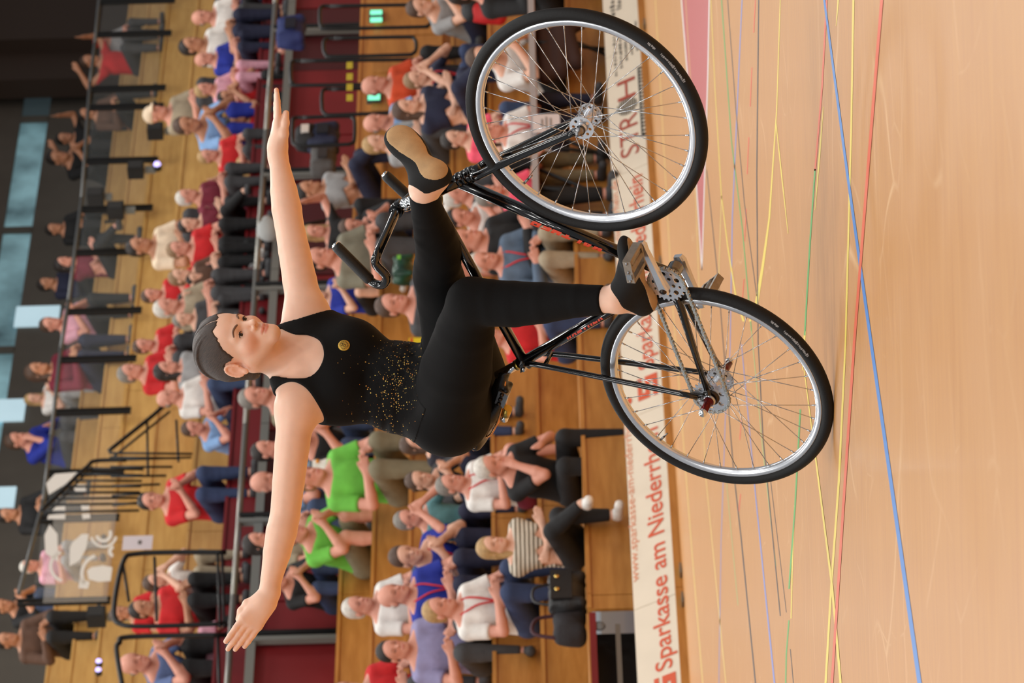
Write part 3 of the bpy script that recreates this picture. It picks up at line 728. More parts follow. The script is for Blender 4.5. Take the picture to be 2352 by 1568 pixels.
# seat post and saddle
SP1 = bp(1143, 862)
part('seat_post', MB().tube([SCL, SP1], .0128, 20), CHR)
part('seat_post_collar', MB().lathe(SCL+st_dir*.022, st_dir, [(.013, -.008), (.0155, -.008), (.0155, .008), (.013, .008)], 20), BRS)
SD = bp(1118, 930)
sa_f = unit(fw_b*.80+up_b*.60*.35); sa_u = unit(up_b-sa_f*(up_b@sa_f))
sv = []; 
sad = S()
sR = bp(1102, 1006); sF = bp(1158, 846); sa_f = unit(sF-sR); sa_u = unit(np.cross(sa_f, n_b)); sa_u = sa_u if sa_u[2] > 0 else -sa_u
A3 = np.array([n_b, sa_f, sa_u]); sL = np.linalg.norm(sF-sR)
sad.el(sR+sa_f*.075-sa_u*.002, (.062, .08, .022), A3, .03).rc(sR+sa_f*.10-sa_u*.002, sF-sa_f*.02-sa_u*.004, .02, .017, .04).rc(sR+sa_f*.01+n_b*.045, sR+sa_f*.01-n_b*.045, .014, .014, .03)
for s in (1, -1): sad.rc(sR+sa_f*.12+n_b*.026*s-sa_u*.02, sF-sa_f*.06+n_b*.016*s-sa_u*.03, .008, .006, .025)
sme, _ = surf(sad, .004, 'saddle'); saddle = part('saddle', sme, LTH)
part('saddle_trim', MB().tube(spline([sR+n_b*.058+sa_f*.02, sR+n_b*.04-sa_f*.008, sR-sa_f*.014, sR-n_b*.04-sa_f*.008, sR-n_b*.058+sa_f*.02], 6), .006, 10), CHR, saddle)
for s in (1, -1):
    part('saddle_rail', MB().tube(spline([sR+sa_f*.035+n_b*.03*s-sa_u*.012, sR+sa_f*.06+n_b*.024*s-sa_u*.03, sR+sa_f*.15+n_b*.02*s-sa_u*.034, sF-sa_f*.03+n_b*.008*s-sa_u*.014], 6), .0035, 8), M('copper_rail', (215, 150, 95), .25, 1.0), saddle)
kc = bp(1152, 912, .02)
part('saddle_clamp', MB().box(kc, .016, .05, .024, A3).box(kc-sa_u*.014, .022, .052, .006, A3), ALUD, saddle)
for q in (-.018, 0, .018): part('clamp_bolt', along(kc+sa_f*q, n_b, [(0, .014), (.005, .014), (.0058, .012), (.0058, -.006), (0, -.006)], 12), M('dark_steel', (70, 62, 56), .35, 1.0), saddle)
kc2 = bp(1162, 950, .012)
part('clamp_sleeve', MB().tube([kc2+sa_f*.024, kc2-sa_f*.006], .0125, 18), BRS, saddle)
part('clamp_end', MB().tube([kc2-sa_f*.006, kc2-sa_f*.024], .0115, 18), CHR, saddle)
# drive train on the near side
CRL = .156; cR = BB+n_b*.042
e_c = unit(bp(1476, 562, .075)-(BB+n_b*.075)); e_c = unit(e_c-n_b*(e_c@n_b))
NT = 25; RPIT = .0127/(2*math.sin(math.pi/NT))
hol = [circ(.0075, 12, .034*math.cos(i*2*math.pi/5+.3), .034*math.sin(i*2*math.pi/5+.3)) for i in range(5)]+[circ(.0042, 8, .037*math.cos((i+.5)*2*math.pi/5+.3), .037*math.sin((i+.5)*2*math.pi/5+.3)) for i in range(5)]+[circ(.0055, 10, .020*math.cos((i+.5)*2*math.pi/5+.3), .020*math.sin((i+.5)*2*math.pi/5+.3)) for i in range(5)]
def cog(name, c, holes):
    me = plate(cogline(NT, RPIT, .006), holes, .003, ALU, name)
    o = link(name, me); o.parent = BIKE; o.matrix_parent_inverse = Matrix.Translation(-BIKE.location); o.matrix_basis = frame_m(c, n_b, fw_b); return o
chw = cog('chainring', cR, hol)
spk = cog('sprocket', HUB_R+n_b*.042, [circ(.008, 12, .033*math.cos(i*2*math.pi/6), .033*math.sin(i*2*math.pi/6)) for i in range(6)])
part('sprocket_lockring', along(HUB_R, n_b, [(0, .036), (.024, .036), (.024, .047), (.016, .049), (0, .049)], 24), M('dark_steel', (70, 62, 56)), )
for s in (1, -1):
    a = BB+n_b*.066*s; e = a+e_c*CRL*s+n_b*.012*s
    side = unit(np.cross(e_c, n_b))
    cr = MB(); rows = []
    for t, wd, th in ((-.1, .011, .007), (0, .0165, .0085), (.12, .0145, .0085), (.5, .012, .0065), (.88, .0105, .006), (1.0, .0125, .0065), (1.06, .008, .0055)):
        c = a+(e-a)*t
        rows.append([c+side*wd-n_b*th, c+side*wd+n_b*th*.6, c+side*wd*.6+n_b*th, c-side*wd*.6+n_b*th, c-side*wd+n_b*th*.6, c-side*wd-n_b*th])
    vs = [p for r in rows for p in r]; fs = []
    for i in range(len(rows)-1):
        for k in range(6): fs.append((i*6+k, i*6+(k+1) % 6, (i+1)*6+(k+1) % 6, (i+1)*6+k))
    fs += [(5, 4, 3, 2, 1, 0), tuple((len(rows)-1)*6+k for k in range(6))]
    cr.add(vs, fs); ck = part('crank_arm', cr, ALU)
    part('crank_bolt', along(a, n_b*s, [(0, .0105), (.006, .0105), (.0065, .009), (.0105, .0085), (.0115, .006), (.0115, 0)], 18), M('dark_steel', (70, 62, 56)), ck)
    pc = e+n_b*.012*s
    pd_ = part('pedal', MB().tube([e, e+n_b*.092*s], .0065, 12), ALUD)
    ln = unit(fw_b*.96+up_b*.18) if s > 0 else unit(fw_b*.76-up_b*.62)
    th = unit(np.cross(n_b, ln)); AX = np.array([n_b, ln, th]); mid = e+n_b*.060*s-(fw_b*.016 if s > 0 else 0)
    for q in (-1, 1):
        part('pedal_bar', MB().box(mid+ln*.030*q, .082, .012, .022, AX), PEDM, pd_)
    part('pedal_body', MB().tube([mid-n_b*.04, mid+n_b*.04], .0125, 14), PEDM, pd_)
    for q in (-1, 1):
        part('pedal_plate', MB().box(mid+n_b*.041*q, .006, .068, .022, AX), PEDM, pd_)
        for t in (-.028, 0, .028): part('pedal_screw', along(mid+n_b*.044*q+ln*t, n_b*q, [(0, .0022), (.0035, .0022), (.004, 0)], 10), ALUD, pd_)
    if s > 0: part('pedal_reflector', MB().box(mid+n_b*.0455-ln*.014, .003, .016, .014, AX), CHR, pd_)
# chain: every link a piece
def link_mesh(outer):
    L = .0127; mb = MB(); hw = .0042 if outer else .0027; r = .0042; t = .0009
    for s in (-1, 1):
        ol = []
        for i in range(7): a = math.pi/2+math.pi*i/6; ol.append((-L/2+r*math.cos(a), r*math.sin(a)))
        ol.append((0, -r*.7))
        for i in range(7): a = -math.pi/2+math.pi*i/6; ol.append((L/2+r*math.cos(a), r*math.sin(a)))
        ol.append((0, r*.7)); n = len(ol)
        vs = [(x, y, s*hw) for x, y in ol]+[(x, y, s*(hw+t)) for x, y in ol]
        mb.add(vs, [tuple(range(n)), tuple(range(2*n-1, n-1, -1))]+[(i, (i+1) % n, n+(i+1) % n, n+i) for i in range(n)])
    for x in (-L/2, L/2):
        if outer: mb.lathe((x, 0, 0), Z3, [(0, -.0056), (.0018, -.0056), (.0018, .0056), (0, .0056)], 8)
        else: mb.lathe((x, 0, 0), Z3, [(.0038, -.0026), (.0038, .0026)], 8)
    return mb.mesh('chain_link', M('chain_steel', (190, 193, 190), .34, .9))
LM = [link_mesh(False), link_mesh(True)]
cS = HUB_R+n_b*.042; dcs = unit(cS-cR); perp = unit(np.cross(n_b, dcs)); Lc = np.linalg.norm(cS-cR)
tot = 2*Lc+2*math.pi*RPIT; NL = int(round(tot/.0127/2))*2
chn = thing('chain_holder', None, None) if False else None
ch_root = link('chain', LM[0]); ch_root.parent = BIKE; ch_root.matrix_parent_inverse = Matrix.Translation(-BIKE.location)
def chain_at(u):
    u %= tot
    if u < Lc: return cR+perp*RPIT+dcs*u, dcs
    u -= Lc
    if u < math.pi*RPIT:
        a = u/RPIT; return cS+RPIT*(math.cos(a)*perp+math.sin(a)*dcs), -math.sin(a)*perp+math.cos(a)*dcs
    u -= math.pi*RPIT
    if u < Lc: return cS-perp*RPIT-dcs*u, -dcs
    u -= Lc; a = u/RPIT
    return cR-RPIT*(math.cos(a)*perp+math.sin(a)*dcs), math.sin(a)*perp-math.cos(a)*dcs
for i in range(NL):
    p, d = chain_at(i*tot/NL); m = frame_m(p, n_b, d)
    if i == 0: ch_root.matrix_basis = m; root_inv = m.inverted(); continue
    o = link('chain_link', LM[i % 2]); o.parent = ch_root; o.matrix_basis = root_inv @ m
# lettering on the tubes
GL = {'W': [[(0, 1), (.30, 1), (.40, 0), (.10, 0)], [(.36, 0), (.12, 0), (.36, .9), (.60, .9)], [(.40, .9), (.64, .9), (.90, 0), (.62, 0)], [(.60, 0), (.90, 0), (1, 1), (.70, 1)]],
      'A': [[(0, 0), (.34, 0), (.56, 1), (.22, 1)], [(.66, 0), (1, 0), (.78, 1), (.44, 1)], [(.2, .22), (.8, .22), (.74, .46), (.26, .46)]],
      'L': [[(0, 0), (.38, 0), (.38, 1), (0, 1)], [(.38, 0), (1, 0), (1, .36), (.38, .36)]],
      'T': [[(0, .62), (1, .62), (1, 1), (0, 1)], [(.31, 0), (.69, 0), (.69, .62), (.31, .62)]],
      'H': [[(0, 0), (.36, 0), (.36, 1), (0, 1)], [(.64, 0), (1, 0), (1, 1), (.64, 1)], [(.36, .34), (.64, .34), (.64, .68), (.36, .68)]],
      'E': [[(0, 0), (.36, 0), (.36, 1), (0, 1)], [(.36, .72), (.97, .72), (.97, 1), (.36, 1)], [(.36, .38), (.88, .38), (.88, .62), (.36, .62)], [(.36, 0), (.97, 0), (.97, .28), (.36, .28)]],
      'R': [[(0, 0), (.36, 0), (.36, 1), (0, 1)], [(.36, .72), (1, .72), (1, 1), (.36, 1)], [(.66, .42), (1, .42), (1, .72), (.66, .72)], [(.36, .36), (1, .36), (1, .56), (.36, .56)], [(.46, .36), (.84, .36), (1, 0), (.62, 0)]]}
def tube_text(word, p0, p1, rad, face, e_up, a0, a1, shear, parent):
    ax = unit(p1-p0); L = np.linalg.norm(p1-p0); f0 = unit(face-ax*(face@ax)); u0 = np.cross(ax, f0)
    if u0@e_up < 0: u0 = -u0
    adv = L/len(word); hgt = rad*(a1-a0); mb = MB()
    for i, ch in enumerate(word):
        for q in GL[ch]:
            N = 8
            (x0, y0), (x1, y1), (x2, y2), (x3, y3) = q
            vs = []
            for k in range(N+1):
                t = k/N
                for (xa, ya, xb, yb) in ((x0, y0, x3, y3), (x1, y1, x2, y2)):
                    x = xa+(xb-xa)*t; y = ya+(yb-ya)*t
                    s_ = (i+.05+.86*x)*adv+shear*y*hgt; a = a0+(a1-a0)*y
                    vs.append(p0+ax*s_+(rad+.0006)*(math.cos(a)*f0+math.sin(a)*u0))
            mb.add(vs, [(2*k, 2*k+1, 2*k+3, 2*k+2) for k in range(N)], True)
    return part('lettering', mb, ORG, parent)
cam_dir = np.array([0, -1, 0.])
tube_text('WALTHER', bp(1394, 569), bp(1228, 504), .0165, cam_dir, np.array([-1, 0, .6]), -.22, 1.38, .4, dt_t)
tube_text('WALTHER', bp(1306, 772), bp(1390, 723), .0146, cam_dir, np.array([1, 0, .5]), -.5, .85, .25, st_t)
# ================================================================== the rider
J = dp
YP = bp(1050, 908)[1]
PC = J(1046, 912, YP)                                # pelvis
NB = J(672, 812, 11.42)                              # base of the neck
SHR = J(680, 938, 11.335); SHL = J(702, 716, 11.50)  # shoulder joints
T_U = unit(NB-PC); T_R = SHR-SHL; T_R = unit(T_R-T_U*(T_R@T_U)); T_F = np.cross(T_U, T_R)
TA = np.array([T_R, T_F, T_U])
CH = J(775, 852, 11.43); WA = J(912, 888, 11.41)
H_R = np.array([-.70, -.70, .13]); H_R = unit(H_R); H_U = np.array([.22, -.03, .975]); H_U = unit(H_U-H_R*(H_U@H_R)); H_F = np.cross(H_U, H_R)
HA = np.array([H_R, H_F, H_U]); HC = J(554, 795, 11.36)
def hp(x, y, z): return HC+H_R*x+H_F*y+H_U*z
HIPR = PC+n_b*.076-T_U*.002; HIPL = PC-n_b*.088-T_U*.01
KNR = J(1083, 694, 11.0); ANR = J(1412, 688, 10.83)
KNL = J(1006, 632, 11.13); ANL = J(972, 440, 10.80)
ELR = J(655, 1182, 11.30); WRR = J(613, 1376, 11.25)
ELL = J(664, 515, 11.62); WRL = J(637, 345, 11.70)
def mixp(a, b, t): return a+(b-a)*t
def torso(s, k=.03):
    s.el(CH, (.146, .104, .175), TA, k).el(WA, (.119, .088, .15), TA, .05).el(PC, (.145, .112, .098), TA, .05)
    s.rc(mixp(WA, PC, .2), mixp(WA, PC, .7), .105, .118, .05)
    for q, sh in ((1, SHR), (-1, SHL)):
        s.el(CH+T_F*.062+T_R*.066*q-T_U*.025, (.062, .05, .06), TA, .04)
        s.rc(NB-T_U*.02-T_F*.01, sh-T_R*.02*q, .045, .047, .04)
        s.rc(NB+T_U*.045-T_F*.015, mixp(NB, sh, .62)+T_U*.022-T_F*.012, .038, .03, .035)
        s.rc(sh-T_R*.03*q-T_U*.02, CH+T_R*.095*q-T_U*.03, .05, .05, .045)
    return s
def hips(s):
    s.el(PC, (.145, .112, .098), TA, .05).rc(mixp(WA, PC, .2), mixp(WA, PC, .7), .105, .118, .05)
    for q in (1, -1): s.el(PC-T_F*.034+T_R*.058*q-T_U*.004, (.080, .082, .080), TA, .05)
    return s
def legs(s):
    for hp_, kn, an, bk in ((HIPR, KNR, ANR, -T_F), (HIPL, KNL, ANL, np.array([0, 0, -1.]))):
        s.rc(hp_, mixp(hp_, kn, .4), .099, .094, .04)
        s.chain([mixp(hp_, kn, .4), mixp(hp_, kn, .75), kn], [.094, .075, .0605], .006)
        pts = [kn, mixp(kn, an, .15)+bk*.006, mixp(kn, an, .3)+bk*.013, mixp(kn, an, .5)+bk*.010, mixp(kn, an, .75)+bk*.002, an]
        s.rc(kn, mixp(kn, an, .12), .0600, .057, .02); s.chain(pts, [.0585, .058, .0575, .0510, .0395, .0335], .004)
    return s
def hand(s, Wp, fd, wd, lens, thumb, k=.0028, fan=.03, curl=.0):
    fd = unit(fd); wd = unit(wd-fd*(wd@fd)); pn = np.cross(fd, wd)
    s.rc(Wp-fd*.02, Wp+fd*.02, .024, .025, .02)
    for i, (o, L) in enumerate(zip((.0265, .0092, -.0082, -.0250), lens)):
        kn = Wp+fd*(.083-.004*abs(i-1))+wd*o
        s.rc(Wp+fd*.012+wd*o*.55, kn, .0165, .0115, .018)
        d1 = unit(fd+wd*o*fan*20+pn*curl*.4); a = kn+d1*L*.42; d2 = unit(d1+pn*curl); b = a+d2*L*.32; d3 = unit(d2+pn*curl); c = b+d3*L*.26
        s.chain([kn-fd*.004, a, b, c], [.0094, .0086, .0079, .0068], k)
    t0, t1, t2, t3 = [Wp+fd*a+wd*b+pn*c for a, b, c in thumb]
    s.rc(t0, t1, .017, .0135, .016); s.chain([t1, t2, t3], [.0115, .0105, .009], .008)
    return s
def arms(s):
    for sh, el_, wr in ((SHR, ELR, WRR), (SHL, ELL, WRL)):
        q = 1 if sh is SHR else -1
        s.el(sh-T_U*.004+T_R*q*.004, (.056, .052, .056), TA, .03)
        m = mixp(sh, el_, .35); s.rc(sh, m, .052, .0485, .03)
        s.chain([m, mixp(sh, el_, .7), el_, mixp(el_, wr, .2), mixp(el_, wr, .45), mixp(el_, wr, .75), wr], [.0485, .0445, .0415, .0430, .0385, .0295, .0245], .003)
    return s
FD_R = unit(np.array([-.80, -.10, .585])); WD_R = unit(np.array([.55, -.25, .80]))
FD_L = unit(np.array([.985, .10, -.02])); WD_L = unit(np.array([.06, -.985, -.16]))
def hands(s):
    hand(s, WRR, FD_R, WD_R, (.080, .090, .083, .066), ((.012, .014, .008), (.040, .034, .016), (.066, .036, .018), (.088, .030, .016)), fan=.0, curl=.05)
    hand(s, WRL, FD_L, WD_L, (.080, .090, .083, .066), ((.012, .014, .008), (.042, .034, .016), (.074, .035, .02), (.103, .030, .022)), fan=.0, curl=-.03)
    return s
def head(s):
    s.el(hp(0, -.014, .045), (.0725, .092, .084), HA, .01)
    s.el(hp(0, .026, .038), (.060, .064, .068), HA, .03)
    s.el(hp(0, .035, -.026), (.0495, .050, .060), HA, .03)
    for q in (1, -1):
        s.rc(hp(.0475*q, .004, -.034), hp(.011*q, .073, -.081), .017, .0135, .03)
        s.el(hp(.036*q, .054, -.018), (.025, .026, .024), HA, .02)
        s.rc(hp(.010*q, .082, .0215), hp(.042*q, .068, .019), .0085, .008, .014)
    s.el(hp(0, .074, -.080), (.018, .016, .015), HA, .02)
    for q in (1, -1): s.el(hp(.031*q, .091, .003), (.0165, .0115, .0105), HA, .012, '-')
    s.rc(hp(0, .080, .016), hp(0, .1005, -.020), .0074, .0080, .009).el(hp(0, .1045, -.0235), (.0084, .0086, .0078), HA, .007)
    for q in (1, -1): s.el(hp(.0115*q, .0915, -.0272), (.0068, .0085, .0062), HA, .006)
    for q in (1, -1): s.el(hp(.0062*q, .0985, -.0325), (.0034, .0055, .003), HA, .003, '-')
    s.el(hp(0, .078, -.053), (.024, .014, .019), HA, .014)
    s.chain([hp(-.0215, .0815, -.0555), hp(-.006, .0915, -.0515), hp(.006, .0915, -.0515), hp(.0215, .0815, -.0555)], [.0022, .0037, .0037, .0022], .004)
    s.chain([hp(-.0205, .0815, -.0565), hp(0, .0905, -.0615), hp(.0205, .0815, -.0565)], [.0022, .0048, .0022], .004)
    s.chain([hp(-.0225, .0865, -.0562), hp(0, .0985, -.0563), hp(.0225, .0865, -.0562)], [.0016, .0019, .0016], .002, '-')
    for q in (1, -1):                                  # lids around the eyeballs
        s.el(hp(.031*q, .0672, .003), (.0142, .0138, .0138), HA, .004)
        s.el(hp(.0315*q, .083, .0022), (.0125, .012, .0041), HA, .002, '-')
    for q in (1, -1):                                  # ears
        ax = np.array([unit(H_R*q*.88+H_F*.46), unit(H_F*.88-H_R*q*.46), H_U]); c = hp(.0795*q, -.016, .0)
        s.el(c, (.0045, .0165, .0285), ax, .008)
        pts = []
        for t in np.linspace(-.2, 1.25, 12):
            a = math.pi*(.12+t*.95); pts.append(c+ax[0]*.0035+ax[1]*(.0155*math.cos(a))+ax[2]*(.0275*math.sin(a)+.002))
        s.chain(pts, [.0036]*12, .003)
        s.el(c+ax[1]*.004-ax[2]*.0275+ax[0]*.002, (.005, .0075, .0085), ax, .006)
        s.el(c+ax[0]*.0055-ax[2]*.002+ax[1]*.003, (.0055, .008, .012), ax, .004, '-')
    return s
def neck(s):
    s.rc(NB-T_U*.01-T_F*.012, hp(0, -.022, -.035), .051, .050, .03)
    s.rc(mixp(NB, SHR, .12)+T_F*.028, hp(.045, -.02, -.045), .014, .016, .03)
    s.rc(mixp(NB, SHL, .12)+T_F*.028, hp(-.045, -.02, -.045), .014, .016, .03)
    return s
def foot_axes(heel, toe, soln):
    L = toe-heel; f = unit(L); d = unit(soln-f*(soln@f)); return f, d, np.cross(f, d), np.linalg.norm(L)
# left foot: sole turned to the lens; right foot: on the pedal
LH, LT = J(1014, 404, 10.755), J(900, 291, 10.87); RH, RT = J(1503, 700, 10.87), J(1441, 550, 10.69)
FT_L = foot_axes(LH, LT, ANL*0+np.array([.55, -.80, -.05])); FT_R = foot_axes(RH, RT, np.array([.25, -.25, -.95]))
def foot(s, heel, ank, ft, g=0.0):
    f, d, wd, L = ft; hh = heel+f*.028-d*.026
    s.rc(hh, mixp(hh, ank, .75), .030+g, .032+g, .02)
    s.el(heel+f*.03-d*.020, (.032+g, .030+g, .022+g), np.array([f, wd, d]), .02)
    s.rc(hh-d*.012, heel+f*(L*.62)-d*.022, .030+g, .026+g, .03)
    s.el(heel+f*(L*.70)-d*.017, (.052+g, .043+g, .019+g), np.array([f, wd, d]), .02)
    s.el(heel+f*(L*.86)-d*.014, (.034+g, .036+g, .015+g), np.array([f, wd, d]), .02)
    s.rc(heel+f*L*.5-d*.035, mixp(heel+f*.03-d*.03, ank, .8)+f*.01, .024+g, .03+g, .03)
    return s
# --- body: one continuous surface
B = S(); torso(B); hips(B); legs(B); arms(B); hands(B); neck(B)
foot(B, LH, ANL, FT_L); foot(B, RH, ANR, FT_R); head(B)
me_body, V = surf(B, .0024, 'person', relax=1)
hl = (V-HC)@HA.T
t = np.ones((len(V), 3))
def blob(c, r): return np.clip(1-np.sqrt((((hl-np.array(c))/np.array(r))**2).sum(1)), 0, 1)
lip = np.maximum(blob((0, .088, -.0520), (.026, .03, .0062)), blob((0, .086, -.0605), (.022, .03, .0075)))
lip = np.clip(lip*3, 0, 1)[:, None]
t = t*(1-lip)+lip*np.array([.80, .47, .45])
for q in (1, -1):
    bl = np.clip(blob((.04*q, .055, -.028), (.035, .05, .032))*1.4, 0, 1)[:, None]; t = t*(1-bl*.75)+bl*.75*t*np.array([1.0, .72, .68])
    er = np.clip(blob((.08*q, -.012, 0), (.03, .04, .05))*2, 0, 1)[:, None]; t = t*(1-er*.4)+er*.4*t*np.array([1.0, .68, .58])
    ey = np.clip(blob((.031*q, .082, .003), (.020, .03, .0105))*2.5, 0, 1)[:, None]; t = t*(1-ey*.35)+ey*.35*t*np.array([.70, .52, .50])
tint(me_body, t)
SKIN = M('rider_skin', (242, 200, 176), .42, attr='tint', var=.03, scale=30, sss=.25, spec=.35)
me_body.materials.append(SKIN)
RIDER = link('person', me_body); tag(RIDER, 'young rider in black top and leggings, arms spread, balancing on the rearing bicycle', 'person')
def worn(name, me, mat, label=None, parent=None):
    if not me.materials: me.materials.append(mat)
    o = link(name, me); o.parent = parent or RIDER
    if label: o['label'] = label
    return o
# --- leggings
CLO = M('black_stretch_jersey', (9, 9, 10), .85, bump=.05, bscale=500, spec=.22)
W0 = J(985, 890, YP); wn = unit(T_U*1.0+T_F*.12)
Lg = S(); torso(Lg); hips(Lg); legs(Lg); Lg = Lg.grow(.0045)
def waist_cut(X):
    v = (X-W0)@wn; return np.where((X-WA)@T_F > .112, np.minimum(v, -.05), v)
def ank_cut(kn, an, back):
    d = unit(an-kn); c = an-d*back
    def f(X):
        q = X-c; r = np.sqrt((np.cross(q, d)**2).sum(-1)); return np.where(r < .07, q@d, -.05)
    return f
Lg.fn(waist_cut, '&', .002); Lg.fn(ank_cut(KNR, ANR, .03)); Lg.fn(ank_cut(KNL, ANL, .004))
lme, _ = surf(Lg, .0042, 'leggings'); worn('leggings', lme, CLO, 'plain black ankle-length leggings')
# --- sleeveless top, cut to its neckline
def tl(px, py, off):
    r = ray(px, py); p = OC+r*(((CH-OC)@T_F+off)/(r@T_F)); return ((p-CH)@T_R, (p-CH)@T_U)
inner = [tl(627, 878, .0), tl(662, 878, .045), tl(700, 868, .085), tl(731, 846, .105), tl(744, 812, .11), tl(735, 778, .11), tl(707, 765, .095), tl(672, 775, .06), tl(646, 776, .0)]
outR = [tl(630, 905, .0), tl(668, 887, .045), tl(700, 899, .06), tl(732, 937, .05), tl(762, 966, .03)]
outL = [tl(648, 764, .0), tl(690, 743, .05), tl(735, 728, .05), tl(758, 722, .03)]
inner = [tuple(p) for p in spline(inner, 5)]; outR = [tuple(p) for p in spline(outR, 5)]; outL = [tuple(p) for p in spline(outL, 5)]
poly = [(outR[0][0], outR[0][1]+.07)]+outR+[(.30, outR[-1][1]-.03), (.30, -.5), (-.30, -.5), (-.30, outL[-1][1]-.02)]+outL[::-1]+[(outL[0][0], outL[0][1]+.07), (inner[-1][0], inner[-1][1]+.07)]+inner[::-1]+[(inner[0][0], inner[0][1]+.07)]
poly = np.array(poly)
def polysdf(x, y):
    d = np.full(x.shape, 1e9); ins = np.zeros(x.shape, bool); n = len(poly)
    for i in range(n):
        a, b = poly[i], poly[(i+1) % n]; e = b-a; wx, wy = x-a[0], y-a[1]
        tt = np.clip((wx*e[0]+wy*e[1])/(e@e+1e-12), 0, 1); d = np.minimum(d, (wx-e[0]*tt)**2+(wy-e[1]*tt)**2)
        c = (a[1] > y) != (b[1] > y); ins ^= c & (x < e[0]*(y-a[1])/(e[1]+1e-12)+a[0])
    d = np.sqrt(d); return np.where(ins, -d, d)
Tp = torso(S()); hips(Tp); legs(Tp); Tp = Tp.grow(.0062)
T0 = Tp
def sdfT(X): return sdf(T0, X)
Tp = T0.copy()
Tp.fn(lambda X: sdf(T0, X)+.0022*np.clip(1-np.abs((X-WA)@T_U+.01)/.12, 0, 1)*(np.sin(((X-WA)@T_U*.9+(X-WA)@T_R*.75)*165+np.sin((X-WA)@T_R*38)*1.5)+.8*np.sin(((X-WA)@T_U*.7-(X-WA)@T_R*.9)*140)), '&', .0005)
Tp.fn(lambda X: polysdf((X-CH)@T_R, (X-CH)@T_U), '&', .0012)
Tp.fn(lambda X: np.where((X-CH)@T_U < -.06, (X-WA)@T_F-.155, -.05), '&', .001)
Tp.cut(W0-wn*.012, -wn, .002)
tme, _ = surf(Tp, .0034, 'tank_top')
# printed gold glitter over black cloth
TOP = M('black_top_with_gold_flecks', (8, 8, 9), .8, bump=.05, bscale=300, spec=.22)
nt = TOP.node_tree; N = nt.nodes; L_ = nt.links; b_ = N['Principled BSDF']
tc = N.new('ShaderNodeTexCoord'); vo = N.new('ShaderNodeTexVoronoi'); vo.inputs['Scale'].default_value = 210; vo.inputs['Randomness'].default_value = 1
L_.new(tc.outputs['Object'], vo.inputs['Vector'])
sx = N.new('ShaderNodeSeparateColor'); L_.new(vo.outputs['Color'], sx.inputs[0])
rad = N.new('ShaderNodeMath'); rad.operation = 'MULTIPLY'; L_.new(sx.outputs[1], rad.inputs[0]); rad.inputs[1].default_value = .40
lt = N.new('ShaderNodeMath'); lt.operation = 'LESS_THAN'; L_.new(vo.outputs['Distance'], lt.inputs[0]); L_.new(rad.outputs[0], lt.inputs[1])
at = N.new('ShaderNodeAttribute'); at.attribute_name = 'tint'
sp_ = N.new('ShaderNodeSeparateColor'); L_.new(at.outputs['Color'], sp_.inputs[0])
ls = N.new('ShaderNodeMath'); ls.operation = 'LESS_THAN'; L_.new(sx.outputs[0], ls.inputs[0]); L_.new(sp_.outputs[0], ls.inputs[1])
mu = N.new('ShaderNodeMath'); mu.operation = 'MULTIPLY'; L_.new(lt.outputs[0], mu.inputs[0]); L_.new(ls.outputs[0], mu.inputs[1])
mx = N.new('ShaderNodeMix'); mx.data_type = 'RGBA'; mx.inputs[6].default_value = lin((8, 8, 9)); L_.new(mu.outputs[0], mx.inputs[0])
gr = N.new('ShaderNodeValToRGB'); gr.color_ramp.elements[0].color = lin((225, 140, 60)); gr.color_ramp.elements[1].color = lin((250, 225, 120)); L_.new(sx.outputs[2], gr.inputs[0]); L_.new(gr.outputs[0], mx.inputs[7])
L_.new(mx.outputs[2], b_.inputs['Base Color']); 
q = np.zeros(len(tme.vertices)*3, np.float32); tme.vertices.foreach_get('co', q); q = ((q.reshape(-1, 3)-WA)@TA.T)
dens = np.exp(-((q[:, 0]-.055)/.07)**2-((q[:, 2]+.015)/.06)**2)*.9+.3*np.exp(-((q[:, 0]+.01)/.12)**2-((q[:, 2]-.0)/.08)**2)
tint(tme, np.stack([dens]*3, 1))
top = worn('tank_top', tme, TOP, 'black sleeveless top speckled with gold at the waist')
# round gold badge on the chest
bc0 = J(790, 793, 11.3); r_ = ray(790, 793); ts = np.linspace(11.1, 11.6, 800); dd = sdf(T0, OC+r_[None]*ts[:, None]); bi_ = np.argmax(dd < .0005); bc = OC+r_*ts[bi_]
eps = .004; bn = unit(np.array([sdf(T0, (bc+np.eye(3)[i]*eps)[None])[0]-sdf(T0, (bc-np.eye(3)[i]*eps)[None])[0] for i in range(3)]))
bu = unit(T_U-bn*(T_U@bn)); br = np.cross(bu, bn)
GOLD = M('gold_print', (214, 172, 70), .4, .35); INK = M('black_print', (26, 22, 16), .6)
bm_ = MB(); bm_.lathe(bc, bn, [(0, .0022), (.0150, .0018), (.0165, .0004), (.0165, -.002)], 32); bo = worn('badge', bm_.mesh('badge'), GOLD, 'round gold club badge', top)
rg = MB(); rg.lathe(bc, bn, [(.0122, .0024), (.0128, .0024)], 32); rg.lathe(bc, bn, [(.0088, .0026), (.0094, .0026)], 32)
for k in range(14):
    a = k*math.pi/7; c = bc+(.0108*math.cos(a))*br+(.0108*math.sin(a))*bu+bn*.0024; rg.box(c, .0022, .0009, .0006, np.array([math.cos(a)*br+math.sin(a)*bu, -math.sin(a)*br+math.cos(a)*bu, bn]))
for x, y, w, h in ((-.0035, .001, .0012, .012), (.0035, .001, .0012, .012), (0, .005, .006, .0012), (0, 0, .006, .0012), (0, -.005, .006, .0012)):
    rg.box(bc+br*x+bu*y+bn*.0026, w, h, .0006, np.array([br, bu, bn]))
worn('badge_emblem', rg.mesh('badge_emblem'), INK, None, top)
